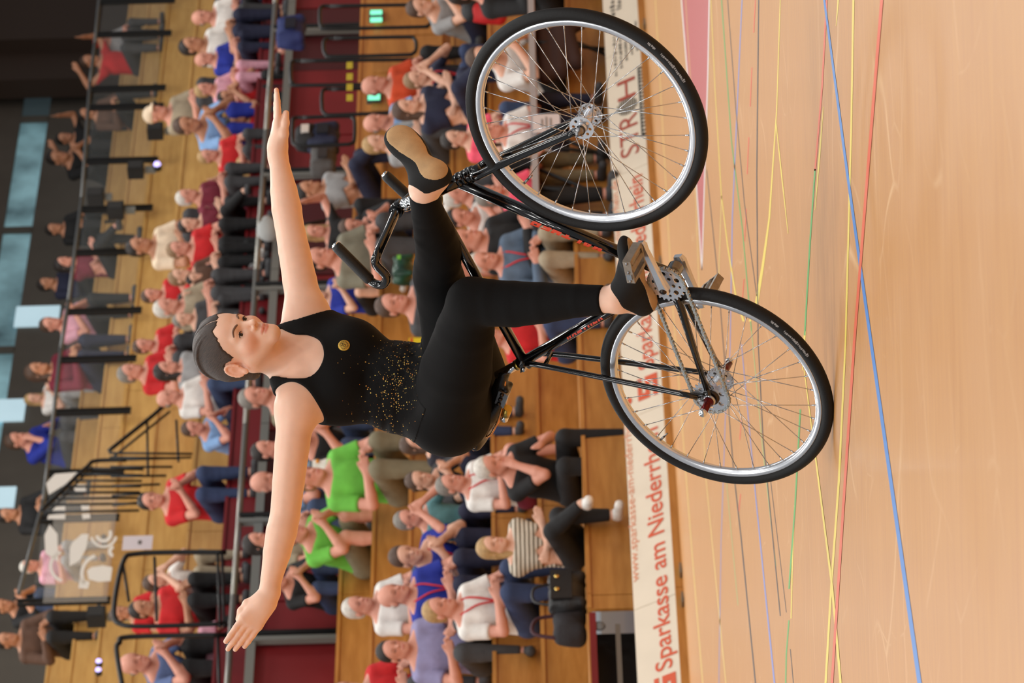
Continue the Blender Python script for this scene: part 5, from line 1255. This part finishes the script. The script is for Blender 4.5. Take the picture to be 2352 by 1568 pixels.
PEOPLE = [
 # lower stand
 (1145, 1072, 'L', 3, 'black', 'S', 'black', 'P', 'short', 'w', 1, 'white-haired man in black shirt and trousers, chin on his hand', 1.08, 20),
 (1040, 1112, 'L', 0, 'white', 'S', 'maroon', 'H', 'short', 'g', 1, 'grey-haired man in white T-shirt with red lanyard behind the man in black', 1.0, None, True),
 (1137, 1255, 'L', 4, 'stripe', 'S', 'black', 'P', 'long', 'y', 0, 'blonde woman in beige striped top beside the black handbag', 1.0, 30),
 (952, 1192, 'L', 5, 'teal', 'S', 'navy', 'P', 'short', 'g', 1, 'grey-haired man in teal shirt raising both hands', 1.0),
 (936, 1277, 'L', 1, 'blue', 'S', 'navy', 'P', 'short', 'b', 0, 'brown-haired person in royal blue polo, leaning on crossed hands, red lanyard', 1.0, None, True),
 (968, 1018, 'L', 0, 'dress', 'S', 'jeans', 'P', 'long', 'b', 0, 'woman with long brown hair in a dark patterned top under the saddle', .95),
 (966, 1103, 'L', 1, 'dgrey', 'S', 'navy', 'P', 'pony', 'b', 0, 'young brown-haired woman in dark grey, peeking above the man with the lanyard', .92),
 (908, 1367, 'L', 0, 'blue', 'S', 'navy', 'P', 'bald', 'w', 1, 'balding white-haired man in royal blue polo with red lanyard', 1.0, None, True),
 (1014, 1399, 'L', 0, 'white', 'S', 'jeans', 'P', 'short', 'y', 1, 'blonde woman in white T-shirt and jeans with red lanyard, behind the handbags', 1.0, None, True),
 (908, 1494, 'L', 0, 'lav', 'S', 'dgrey', 'P', 'short', 'd', 1, 'dark-haired woman in lavender T-shirt near the left edge', 1.05, 35),
 (826, 1393, 'L', 0, 'white', 'S', 'denim', 'P', 'short', 'w', 1, 'grey-haired man in white polo shirt behind the lavender T-shirt', .95),
 (800, 1592, 'L', 0, 'red', 'S', 'dgrey', 'P', 'short', 'd', 1, 'person in red T-shirt cut off by the left edge of the photo', 1.0),
 (706, 1098, 'L', 0, 'green', 'S', 'khaki', 'P', 'short', 'o', 1, 'man in bright green T-shirt holding a plush toy', 1.0),
 (612, 1107, 'L', 1, 'lblue', 'S', 'denim', 'P', 'bald', 'g', 1, 'bald man before the red parapet, head just under the handrail', 1.0),
 (668, 1226, 'L', 1, 'green', 'S', 'khaki', 'H', 'short', 'b', 1, 'person in green patterned T-shirt behind the rider\'s right forearm', .92),
 (594, 1246, 'L', 0, 'beige', 'S', 'denim', 'P', 'long', 'd', 1, 'dark-haired woman in beige top close under the handrail', .95),
 (632, 1338, 'L', 1, 'black', 'S', 'jeans', 'P', 'short', 'd', 1, 'person in black T-shirt and jeans leaning forward behind the rider\'s right wrist', 1.0),
 (676, 1012, 'L', 1, 'black', 'S', 'denim', 'P', 'short', 'd', 1, 'person in black T-shirt and dark jeans below the rider\'s right armpit', 1.0),
 (612, 1034, 'L', 0, 'olive', 'S', 'dgrey', 'P', 'short', 'd', 1, 'dark-haired person in olive shirt at the rider\'s right shoulder', 1.0),
 (588, 912, 'L', 0, 'khaki', 'S', 'dgrey', 'P', 'short', 'g', 1, 'person in grey-green shirt just behind the rider\'s neck', 1.0),
 (727, 682, 'L', 2, 'blue', 'S', 'black', 'H', 'short', 'd', 0, 'child in royal blue T-shirt clapping under the rider\'s left arm', .82),
 (733, 594, 'L', 0, 'olive', 'S', 'dgrey', 'P', 'short', 'd', 1, 'dark-haired person in grey-olive shirt behind the near handlebar grip', 1.0),
 (729, 533, 'L', 7, 'black', 'S', 'black', 'P', 'long', 'y', 1, 'blonde woman in black top, one arm raised', 1.0),
 (711, 437, 'L', 4, 'grey', 'S', 'navy', 'P', 'short', 'd', 2, 'tanned man in pale grey patterned shirt and navy trousers', 1.0),
 (1136, 600, 'L', 0, 'slate', 'L', 'beige', 'P', 'short', 'w', 1, 'white-haired man in slate blue shirt and beige trousers inside the frame triangle', 1.08, 35, True),
 (1152, 448, 'L', 0, 'pink', 'S', 'khaki', 'P', 'short', 'g', 1, 'grey-haired woman in bright pink top behind the front tyre', 1.0),
 (1058, 500, 'L', 1, 'white', 'S', 'black', 'P', 'short', 'd', 1, 'dark-haired woman in white blouse between top tube and down tube', 1.0),
 (1050, 452, 'L', 0, 'dgrey', 'S', 'black', 'P', 'short', 'w', 1, 'rosy-faced older woman seen below the head tube', .95),
 (1072, 556, 'L', 0, 'black', 'L', 'black', 'P', 'short', 'd', 1, 'person in black sweater left of the white blouse', 1.0),
 (971, 18, 'L', 1, 'grey', 'S', 'navy', 'P', 'short', 'b', 0, 'brown-haired man in pale grey T-shirt, upper right', 1.08),
 (1060, -22, 'L', 0, 'black', 'L', 'black', 'P', 'short', 'd', 1, 'person in black jacket cut off by the right edge', 1.0),
 (862, 196, 'L', 0, 'orange', 'S', 'black', 'P', 'bald', 'g', 1, 'bald man in orange shirt below the lower exit sign', 1.0),
 (972, 182, 'L', 5, 'navy', 'S', 'jeans', 'P', 'short', 'o', 0, 'person in navy top holding up a camera, right of the wheel', 1.0, None, True),
 (936, 250, 'L', 4, 'navy', 'S', 'navy', 'P', 'long', 'b', 0, 'woman in navy sleeveless top with folded arms', 1.0),
 (1046, 320, 'L', 0, 'pink', 'S', 'denim', 'P', 'short', 'd', 0, 'dark-haired child in pink T-shirt at the front tyre', .85),
 (1112, 132, 'L', 1, 'white', 'S', 'black', 'P', 'short', 'b', 0, 'person in white T-shirt bending forward, seen through the front spokes', 1.0),
 (1150, 305, 'L', 0, 'white', 'S', 'navy', 'P', 'pony', 'b', 1, 'woman in white top with red necklace, seen through the front wheel', 1.0, None, True),
 (866, 282, 'L', 0, 'lblue', 'S', 'navy', 'P', 'bald', 'g', 1, 'rosy-faced older man left of the raised shoe sole', .95),
 (866, 330, 'L', 0, 'grey', 'L', 'dgrey', 'P', 'short', 'y', 0, 'fair-haired woman in grey jacket behind the raised foot', .95),
 (1168, 778, 'L', 0, 'red', 'S', 'jeans', 'P', 'short', 'd', 1, 'person in red top and jeans behind the seat stays', 1.0),
 (816, 520, 'L', 1, 'black', 'L', 'navy', 'P', 'short', 'b', 1, 'person in black seated below the blonde woman with the raised arm', 1.0),
 (905, 700, 'L', 0, 'dgrey', 'S', 'khaki', 'H', 'short', 'b', 1, 'person in dark grey with bare knees beside the green shopping bag', .95),
 # upper stand
 (466, 40, 'U', 0, 'white', 'S', 'dgrey', 'P', 'bald', 'g', 1, 'bald man in white T-shirt in the top right corner of the stand', 1.0),
 (520, 2, 'U', 1, 'blue', 'L', 'navy', 'P', 'short', 'd', 1, 'person in royal blue sweater at the right edge of the upper stand', 1.05),
 (442, 105, 'U', 0, 'white', 'S', 'navy', 'P', 'short', 'd', 2, 'dark-haired man in white T-shirt, upper stand right', 1.0),
 (480, 136, 'U', 0, 'blue', 'S', 'navy', 'P', 'bald', 'g', 1, 'balding man in deep blue polo, upper stand right', 1.0),
 (562, 146, 'U', 0, 'red', 'S', 'khaki', 'H', 'short', 'o', 1, 'brown-haired man in red T-shirt just right of the handrail', 1.0),
 (478, 206, 'U', 0, 'rose', 'S', 'rose', 'P', 'short', 'y', 1, 'fair woman in pale pink blouse among red shirts', .95),
 (524, 222, 'U', 5, 'red', 'S', 'black', 'P', 'short', 'd', 2, 'curly dark-haired person in red T-shirt filming', 1.0),
 (545, 278, 'U', 2, 'red', 'S', 'black', 'P', 'short', 'd', 2, 'bearded man in red T-shirt', 1.0),
 (432, 288, 'U', 1, 'lblue', 'S', 'blue', 'P', 'short', 'b', 2, 'man in light blue shirt and blue trousers leaning forward', 1.05),
 (350, 262, 'U', 0, 'beige', 'S', 'dgrey', 'P', 'cap', 'cream', 1, 'person in beige with a cream cap before the balustrade', .95),
 (480, 358, 'U', 0, 'red', 'S', 'dgrey', 'P', 'short', 'y', 1, 'fair-haired person in red T-shirt above the rider\'s left elbow', 1.0),
 (568, 372, 'U', 0, 'rose', 'S', 'grey', 'P', 'long', 'y', 0, 'blonde woman close behind the rider\'s left wrist', .95),
 (432, 452, 'U', 0, 'maroon', 'S', 'dgrey', 'P', 'short', 'w', 1, 'white-haired man in dark red shirt', 1.0),
 (516, 472, 'U', 7, 'maroon', 'S', 'black', 'P', 'long', 'b', 0, 'long-haired woman in maroon top, arms lifted', 1.0),
 (452, 516, 'U', 4, 'maroon', 'S', 'black', 'P', 'short', 'd', 0, 'dark-haired woman in maroon top with folded arms', 1.0),
 (322, 566, 'U', 0, 'cream', 'S', 'dgrey', 'P', 'short', 'd', 2, 'man in cream T-shirt sitting high above the red shirts', 1.05),
 (402, 572, 'U', 0, 'red', 'S', 'black', 'P', 'short', 'o', 1, 'child in red T-shirt below the cream T-shirt', .85),
 (486, 612, 'U', 5, 'brown', 'L', 'black', 'P', 'short', 'o', 1, 'person in brown holding a red phone', .9),
 (398, 636, 'U', 0, 'brown', 'S', 'black', 'P', 'short', 'o', 0, 'brown-haired child left of the red child', .8),
 (449, 640, 'U', 0, 'black', 'S', 'black', 'P', 'short', 'd', 0, 'dark-haired child in black in the packed middle rows', .8),
 (350, 678, 'U', 0, 'red', 'S', 'red', 'P', 'short', 'b', 1, 'rosy person in red top with red scarf by a balustrade post', .9),
 (386, 706, 'U', 0, 'beige', 'S', 'dgrey', 'P', 'short', 'w', 1, 'white-haired older person in beige behind the rider\'s head', .95),
 (436, 684, 'U', 0, 'navy', 'S', 'black', 'P', 'short', 'd', 0, 'dark-haired person in navy above the rider\'s forehead', .9),
 (500, 658, 'U', 0, 'rose', 'S', 'grey', 'P', 'long', 'y', 0, 'blonde girl in pale pink near the rider\'s left shoulder', .85),
 (434, 733, 'U', 0, 'dgrey', 'S', 'dgrey', 'P', 'pony', 'g', 0, 'grey-haired woman with pale headband beside the rider\'s hair', .95),
 (332, 794, 'U', 0, 'red', 'S', 'dgrey', 'P', 'short', 'b', 1, 'brown-haired man in red T-shirt above the rider\'s head', 1.0),
 (302, 856, 'U', 0, 'red', 'S', 'dgrey', 'P', 'short', 'g', 1, 'grey-haired man in dark red shirt, higher of the pair', 1.0),
 (384, 850, 'U', 4, 'grey', 'S', 'navy', 'P', 'long', 'd', 1, 'dark-haired woman in pale grey top behind the rider\'s hair', 1.0),
 (388, 914, 'U', 0, 'white', 'S', 'denim', 'P', 'bald', 'g', 1, 'bald man in white T-shirt and dark jeans', 1.02),
 (445, 984, 'U', 1, 'lblue', 'S', 'navy', 'P', 'short', 'b', 1, 'brown-haired man in light blue shirt at the handrail', 1.0),
 (350, 1150, 'U', 2, 'red', 'S', 'jeans', 'P', 'short', 'd', 1, 'dark-haired person in red T-shirt and jeans on the red steps', 1.0),
 (386, 1336, 'U', 5, 'white', 'S', 'beige', 'P', 'long', 'b', 0, 'brown-haired woman in white top behind the black rail frame', 1.0),
 (330, 1398, 'U', 0, 'red', 'S', 'black', 'P', 'short', 'd', 2, 'person in red T-shirt inside the black rail frame', .95),
 (284, 1408, 'U', 0, 'red', 'S', 'black', 'P', 'short', 'b', 2, 'tanned person in red behind the rounded rail corner', .95),
 (312, 1524, 'U', 1, 'plaid', 'S', 'black', 'P', 'bald', 'g', 1, 'bald man in blue checked shirt at the left edge', 1.05),
 (430, 1478, 'U', 0, 'rose', 'S', 'black', 'P', 'long', 'd', 1, 'woman in pink top between the two rail frames', .9),
 # gallery
 (40, 1012, 'U', 3, 'blue', 'L', 'dgrey', 'P', 'short', 'b', 1, 'person in royal blue hooded top, hand at the mouth, on the gallery', 1.0),
 (78, 916, 'U', 2, 'white', 'S', 'grey', 'P', 'long', 'y', 0, 'blonde girl in white before the bright gallery window', .9),
 (88, 852, 'U', 0, 'maroon', 'L', 'navy', 'P', 'long', 'b', 2, 'brown-haired person in maroon on the gallery', 1.0),
 (118, 744, 'U', 2, 'rose', 'S', 'black', 'P', 'short', 'b', 1, 'brown-haired person in pale pink top by a gallery post', 1.0),
 (108, 652, 'U', 0, 'navy', 'L', 'black', 'P', 'short', 'd', 2, 'dark figure in navy against the bright gallery window', 1.0),
 (148, 606, 'U', 4, 'maroon', 'S', 'black', 'P', 'long', 'd', 1, 'dark-haired woman in wine red top with folded arms on the gallery', 1.0),
 (126, 526, 'U', 0, 'black', 'L', 'black', 'P', 'short', 'd', 2, 'dark figure in black at the corner of the balustrade', 1.0),
 (134, 362, 'U', 1, 'black', 'L', 'black', 'P', 'short', 'd', 2, 'crouching dark figure in black on the gallery, left one', 1.0),
 (150, 318, 'U', 7, 'black', 'L', 'black', 'P', 'short', 'd', 2, 'dark figure in black with arms up on the gallery', 1.0),
 (200, 262, 'U', 0, 'brown', 'L', 'black', 'P', 'short', 'd', 2, 'person in brown beside the balustrade, under the dark wall', .95),
 (208, 140, 'U', 7, 'red', 'S', 'dgrey', 'P', 'short', 'b', 2, 'person in red with a raised arm at the gallery pier', .95),
 (236, 96, 'U', 0, 'grey', 'L', 'dgrey', 'P', 'cap', 'red', 1, 'person in pale grey with a red cap behind the pane', .95),
 (20, 1182, 'U', 0, 'black', 'L', 'black', 'P', 'short', 'd', 2, 'dark figure at the head of the gallery stair', 1.0),
 (70, 1300, 'U', 0, 'rose', 'S', 'grey', 'P', 'short', 'w', 1, 'person in pale pink behind the printed banner', .95),
 (8, 1392, 'U', 1, 'black', 'L', 'denim', 'P', 'short', 'd', 2, 'dark figure in black and jeans at the left end of the gallery', 1.0),
 (18, 1470, 'U', 0, 'brown', 'L', 'black', 'P', 'short', 'd', 2, 'dark-haired figure in brown in the top left corner of the gallery', 1.0),
]
for a in PEOPLE: spectator(*a)
# ================================================================== things lying about
def rbox(s, c, sx, sy, sz, r, ax):
    A = np.array(ax)
    for i in (-1, 1):
        for j in (-1, 1): s.rc(c+A[0]*(sx/2-r)*i+A[1]*(sy/2-r)*j-A[2]*(sz/2-r), c+A[0]*(sx/2-r)*i*.92+A[1]*(sy/2-r)*j*.8+A[2]*(sz/2-r), r, r*.8, .06)
    s.el(c, (sx/2, sy/2, sz/2*.96), A, .04); return s
BAGB = M('black_bag_leather', (28, 28, 30), .4, bump=.2, bscale=40)
hb0 = bt(1306, 1364, TS[0]+.12); hb0[2] = ZS[0]+.12
t_ = thing('handbag', 'black leather handbag with two gold clasps on the front step', 'bag', (hb0[0], hb0[1], ZS[0]))
P_('bag_body', surf(rbox(S(), hb0, .32, .15, .24, .035, AX_B), .008)[0], BAGB, t_)
P_('flap', MB().box(hb0+o_b*.082+AR([0, 0, .035]), .27, .012, .13, AX_B), BAGB, t_)
for q in (-.055, .065): P_('clasp', MB().lathe(hb0+o_b*.092+d_b*q+AR([0, 0, .06]), o_b, [(0, .008), (.014, .006), (.016, 0)], 14), M('gold_clasp', (226, 190, 110), .25, 1.0), t_)
P_('handle', MB().tube(spline([hb0+d_b*-.1+AR([0, 0, .1]), hb0+d_b*-.06+AR([0, 0, .2]), hb0+d_b*.06+AR([0, 0, .2]), hb0+d_b*.1+AR([0, 0, .1])], 5), .009, 8), BAGB, t_)
hb1 = bt(1298, 1440, TS[0]+.2); hb1[2] = ZS[0]+.11
t_ = thing('shoulder_bag', 'slouched black shoulder bag left of the clasped handbag', 'bag', (hb1[0], hb1[1], ZS[0]))
P_('bag_body', surf(rbox(S(), hb1, .26, .16, .20, .045, AX_B), .009)[0], M('dark_canvas', (36, 34, 38), .8, bump=.3, bscale=30), t_)
P_('strap', MB().tube(spline([hb1-d_b*.1+AR([0, 0, .08]), hb1-d_b*.05+AR([0, 0, .22]), hb1+d_b*.08+AR([0, 0, .20]), hb1+d_b*.11+AR([0, 0, .06])], 5), .012, 8), M('plum_strap', (64, 30, 40), .7), t_)
gb = bt(926, 620, TS[3]+.1)
t_ = thing('shopping_bag', 'dark green shopping bag behind the handlebar', 'bag', tuple(gb-AR([0, 0, .09])))
P_('bag_body', surf(rbox(S(), gb, .26, .14, .17, .02, AX_B), .008)[0], M('green_bag', (20, 70, 46), .35, col2=(8, 40, 28), scale=9), t_)
P_('bag_label', MB().box(gb+o_b*.08+d_b*.06+AR([0, 0, .03]), .05, .006, .03, AX_B), M('lime_label', (120, 200, 70), .5), t_)
ty = bt(757, 1074, TS[5]-.12)
t_ = thing('plush_toy', 'white and orange plush toy with a grey-blue cap', 'toy', tuple(ty-AR([0, 0, .1])))
P_('toy_body', surf(S().el(ty, (.075, .06, .09)).el(ty+d_b*.02+AR([0, 0, .10]), (.055, .05, .05), None, .03), .008)[0], M('white_plush', (226, 220, 210), .95, bump=.4, bscale=120), t_)
for q in (-1, 1): P_('wing', surf(S().el(ty+d_b*.085*q+AR([0, 0, -.01]), (.03, .025, .055)), .007)[0], M('orange_plush', (224, 148, 40), .95), t_)
P_('cap', surf(S().el(ty+d_b*.02+AR([0, 0, .145]), (.05, .048, .03)), .007)[0], M('greyblue_plush', (110, 124, 140), .9), t_)
P_('beak', surf(S().el(ty+d_b*.02+o_b*.05+AR([0, 0, .09]), (.02, .025, .014)), .006)[0], M('orange_plush', (224, 148, 40)), t_)
yb = bt(962, 790, TS[4]-.1)
t_ = thing('yellow_box', 'bright yellow carton beside the rider\'s waist', 'box', tuple(yb-AR([0, 0, .07])))
P_('carton', MB().box(yb, .085, .06, .15, AX_B), M('yellow_card', (236, 214, 40), .5), t_); P_('carton_cap', MB().box(yb-AR([0, 0, .085]), .08, .055, .02, AX_B), M('white_card', (225, 225, 222), .5), t_)
P_('carton_stripe', MB().box(yb+o_b*.031+AR([0, 0, .055]), .07, .003, .02, AX_B), M('red_card', (214, 60, 40), .5), t_)
pn_ = bt(316, 1246, TU[1]-.03)
t_ = thing('notice', 'white paper notice on the pale plywood under the gallery', 'sign', tuple(pn_)); P_('paper', MB().box(pn_, .19, .004, .26, AX_B), M('white_paper', (222, 214, 216), .8), t_); P_('print', MB().box(pn_+o_b*.004-AR([0, 0, .02]), .05, .002, .03, AX_B), M('grey_print', (96, 92, 84)), t_)
# officials' table at the foot of the stands, right
tt = .16; zt = bt(1224, 200, tt)[2]; sa, sb = s_at(452, tt), s_at(-120, tt)
t_ = thing('officials_table', 'long narrow table with steel edge behind the front wheel', 'table', tuple(BL((sa+sb)/2, tt+.1, 0)))
P_('table_top', MB().box(BL((sa+sb)/2, tt+.16, zt-.012), sb-sa, .36, .028, AX_B), M('table_laminate', (176, 120, 60), .5), t_)
P_('edge_bar', MB().box(BL((sa+sb)/2, tt-.025, zt), sb-sa, .02, .045, AX_B), M('pale_steel', (198, 194, 196), .35, .5), t_)
for py in (425, 330, 90, -60):
    s_ = s_at(py, tt); P_('leg', MB().tube([BL(s_, tt+.02, zt-.03), BL(s_+.22, tt+.28, 0.02)], .014, 8), DARKM, t_); P_('leg', MB().tube([BL(s_+.22, tt+.02, zt-.03), BL(s_, tt+.28, 0.02)], .014, 8), DARKM, t_)
pp = bt(1255, 283, tt-.05)
t_ = thing('paper_sheet', 'white printed sheet hanging from the officials\' table', 'paper', tuple(pp)); P_('paper', MB().box(pp, .23, .004, .19, AX_B), M('white_paper', (222, 214, 216)), t_)
for i, (x, w_) in enumerate(((-.03, .12), (.0, .15), (.03, .10))): P_('text_line', MB().box(pp+o_b*.004+AR([0, 0, x]), w_, .002, .008, AX_B), M('grey_print', (96, 92, 84)), t_)
jk = bt(1285, 130, tt+.08)
t_ = thing('jacket', 'dark brown jacket hanging over the officials\' table', 'jacket', tuple(jk-AR([0, 0, .1])))
P_('cloth', surf(S().rc(jk+d_b*-.28+AR([0, 0, .10]), jk+d_b*.35+AR([0, 0, .12]), .05, .05).rc(jk+d_b*-.22, jk+d_b*.30, .06, .07, .05).rc(jk+d_b*-.10-AR([0, 0, .12]), jk+d_b*.32-AR([0, 0, .05]), .05, .07, .05).rc(jk+d_b*.3, jk+d_b*.42-AR([0, 0, .16]), .05, .04, .04), .012)[0], M('brown_fleece', (58, 34, 28), .9, bump=.4, bscale=18), t_)
# red bag at the right edge
rb = bt(1120, 8, TS[1]+.2)
t_ = thing('red_bag', 'red and black bag at the right edge beside the front tyre', 'bag', tuple(rb-AR([0, 0, .15]))); P_('bag_body', surf(rbox(S(), rb, .42, .2, .3, .06, AX_B), .011)[0], M('red_nylon', (190, 26, 28), .6), t_); P_('bag_top', surf(S().rc(rb+d_b*-.1+AR([0, 0, .12]), rb+d_b*.16+AR([0, 0, .05]), .09, .1), .012)[0], M('black_nylon', (22, 22, 25), .6), t_)
# loudspeakers on grey columns in the upper stand
for lab, (px, py, p2) in (('black loudspeaker on a grey column, under the balustrade, near the cap', (357, 301, 408)), ('black loudspeaker beside a violet lamp', (312, 390, 362)), ('black loudspeaker hanging at the top of a balustrade post', (220, 452, 262)), ('black loudspeaker left of the hanging one', (266, 483, 315)), ('black loudspeaker beside the rounded rail frame', (222, 1416, 300))):
    tq = TU[3]-.35; c = bt(px, py, tq); b2 = bt(p2, py, tq)
    t_ = thing('loudspeaker', lab, 'loudspeaker', tuple(b2)); P_('cabinet', MB().box(c, .15, .14, .17, AX_B), M('black_cabinet', (24, 25, 26), .6), t_); P_('grille', MB().box(c+o_b*.073, .12, .008, .14, AX_B), M('grille_cloth', (44, 45, 46), .9), t_)
    P_('column', MB().box((c+b2)/2-AR([0, 0, .04]), .07, .05, c[2]-b2[2]-.12, AX_B), M('grey_painted_steel', (112, 114, 110)), t_)
vl = bt(361, 378, TU[3]-.42); t_ = thing('violet_lamp', 'small glowing violet lamp in the upper stand', 'lamp', tuple(vl)); P_('lens', MB().lathe(vl, o_b, [(0, .03), (.03, .025), (.04, 0), (0, 0)], 16), M('violet_glow', (190, 180, 255), .4, emit=3), t_); P_('lamp_body', MB().lathe(vl-o_b*.06, o_b, [(0, 0), (.045, 0), (.045, .055), (0, .055)], 16), M('black_cabinet', (24, 25, 26)), t_)
for j, (px, py) in enumerate(((227, 1518), (226, 1538))):
    vl = bt(px, py, TU[3]-.42); t_ = thing('violet_lamp', ['glowing violet lamp at the left edge, right one of two', 'glowing violet lamp at the left edge, left one of two'][j], 'lamp', tuple(vl)); P_('lens', MB().lathe(vl, o_b, [(0, .02), (.02, .017), (.028, 0), (0, 0)], 16), M('violet_glow', (190, 180, 255)), t_); P_('lamp_body', MB().lathe(vl-o_b*.05, o_b, [(0, 0), (.032, 0), (.032, .045), (0, .045)], 16), M('black_cabinet', (24, 25, 26)), t_)
# printed clear banner on the balustrade
tb = TU[3]-.2; WPR = M('white_print_film', (228, 226, 220), .5); ba = (s_at(1352, tb), s_at(1108, tb)); bz = (bt(262, 1230, tb)[2], bt(118, 1230, tb)[2])
t_ = thing('clear_banner', 'clear banner printed with white rings on the gallery balustrade', 'banner', tuple(BL(ba[0], tb, bz[0])))
P_('film', MB().box(BL((ba[0]+ba[1])/2, tb, (bz[0]+bz[1])/2), ba[1]-ba[0], .004, bz[1]-bz[0], AX_B), M('clear_film', (225, 222, 215), .2), t_); MATS['clear_film'].node_tree.nodes['Principled BSDF'].inputs['Alpha'].default_value = .14
def film(name, pts):
    P_(name, MB().add([bt(px, py, tb-.006) for px, py in pts], [tuple(range(len(pts)))]), WPR, t_)
def arc(cx, cy, r0, r1, a0, a1):
    mb = MB(); N_ = 18; vs = []
    for i in range(N_+1):
        a = a0+(a1-a0)*i/N_
        for r in (r0, r1): vs.append(bt(cx+r*math.cos(a), cy+r*math.sin(a), tb-.006))
    mb.add(vs, [(2*i, 2*i+1, 2*i+3, 2*i+2) for i in range(N_)]); P_('printed_ring', mb, WPR, t_)
film('printed_block', [(204, 1330), (200, 1310), (210, 1302), (236, 1298), (258, 1302), (254, 1334), (226, 1336)])
film('printed_block', [(160, 1258), (166, 1245), (188, 1226), (204, 1226), (198, 1260), (182, 1288), (160, 1300)])
film('printed_block', [(180, 1350), (184, 1328), (206, 1336), (202, 1352)]); film('printed_block', [(102, 1228), (114, 1204), (132, 1226), (134, 1290), (104, 1270)])
film('printed_block', [(106, 1110), (126, 1088), (178, 1084), (150, 1112), (112, 1136)]); film('printed_block', [(170, 1120), (178, 1112), (196, 1112), (198, 1132), (174, 1132)])
film('printed_block', [(118, 1164), (150, 1162), (150, 1172), (116, 1172)]); film('printed_block', [(186, 1160), (204, 1158), (206, 1170), (188, 1172)]); film('printed_block', [(112, 1182), (150, 1180), (150, 1192), (108, 1192)]); film('printed_block', [(188, 1180), (206, 1179), (208, 1190), (190, 1192)])
arc(232, 1318, 40, 48, 2.6, 4.4); arc(238, 1226, 12, 20, -.5, 2.9); arc(238, 1226, 26, 32, .2, 2.9); arc(150, 1300, 30, 37, 1.8, 4.4); arc(262, 1266, 6, 14, 1.8, 4.6)
# video camera under a grey cover at the handrail
vc = bt(618, 528, TW-.25); t_ = thing('video_camera', 'video camera under a pale grey cover at the handrail', 'camera', tuple(vc-AR([0, 0, .3])))
P_('cover', surf(S().el(vc, (.10, .09, .11)).rc(vc, vc+d_b*.14+AR([0, 0, .02]), .08, .05, .04), .011)[0], M('grey_cover', (160, 162, 160), .8, bump=.3, bscale=25), t_)
for q in (-.14, .02, .16): P_('tripod_leg', MB().tube([vc-AR([0, 0, .08]), vc+d_b*q-AR([0, 0, .62])], .014, 8), DARKM, t_)
# yellow warning strip on the exit stair wall
ys = bt(803, 188, TS[3]-.1); t_ = thing('warning_strip', 'yellow warning strip among the stair hoops', 'sign', tuple(ys))
for q in (-38, -12, 12, 36): P_('strip', MB().box(bt(803, 188+q, TS[3]-.1), .085, .01, .05, AX_B), M('yellow_strip', (196, 180, 50), .6), t_)
for lab, (px, py, c1, c2, w_, h_) in (('navy rucksack among the stair hoops', (742, 318, (24, 30, 58), (16, 18, 30), .34, .3)), ('black bag with a white tag behind the rider\'s left hand', (702, 318, (20, 20, 22), (220, 214, 208), .26, .2)), ('dark grey rolled coat under the stair hoops', (742, 372, (72, 68, 66), (50, 46, 46), .36, .24)), ('dark blue sports bag at the right end of the red parapet', (668, 75, (26, 40, 96), (16, 20, 40), .4, .28))):
    c = bt(px, py, TS[6]+.2); t_ = thing('rucksack', lab, 'bag', tuple(c-AR([0, 0, h_/2])))
    P_('bag_body', surf(rbox(S(), c, w_, .2, h_, .05, AX_B), .012)[0], M('nylon_%d_%d' % (px, py), c1, .7, bump=.3, bscale=20), t_); P_('bag_pocket', MB().box(c+o_b*.105, w_*.4, .03, h_*.35, AX_B), M('pocket_%d_%d' % (px, py), c2, .7), t_)
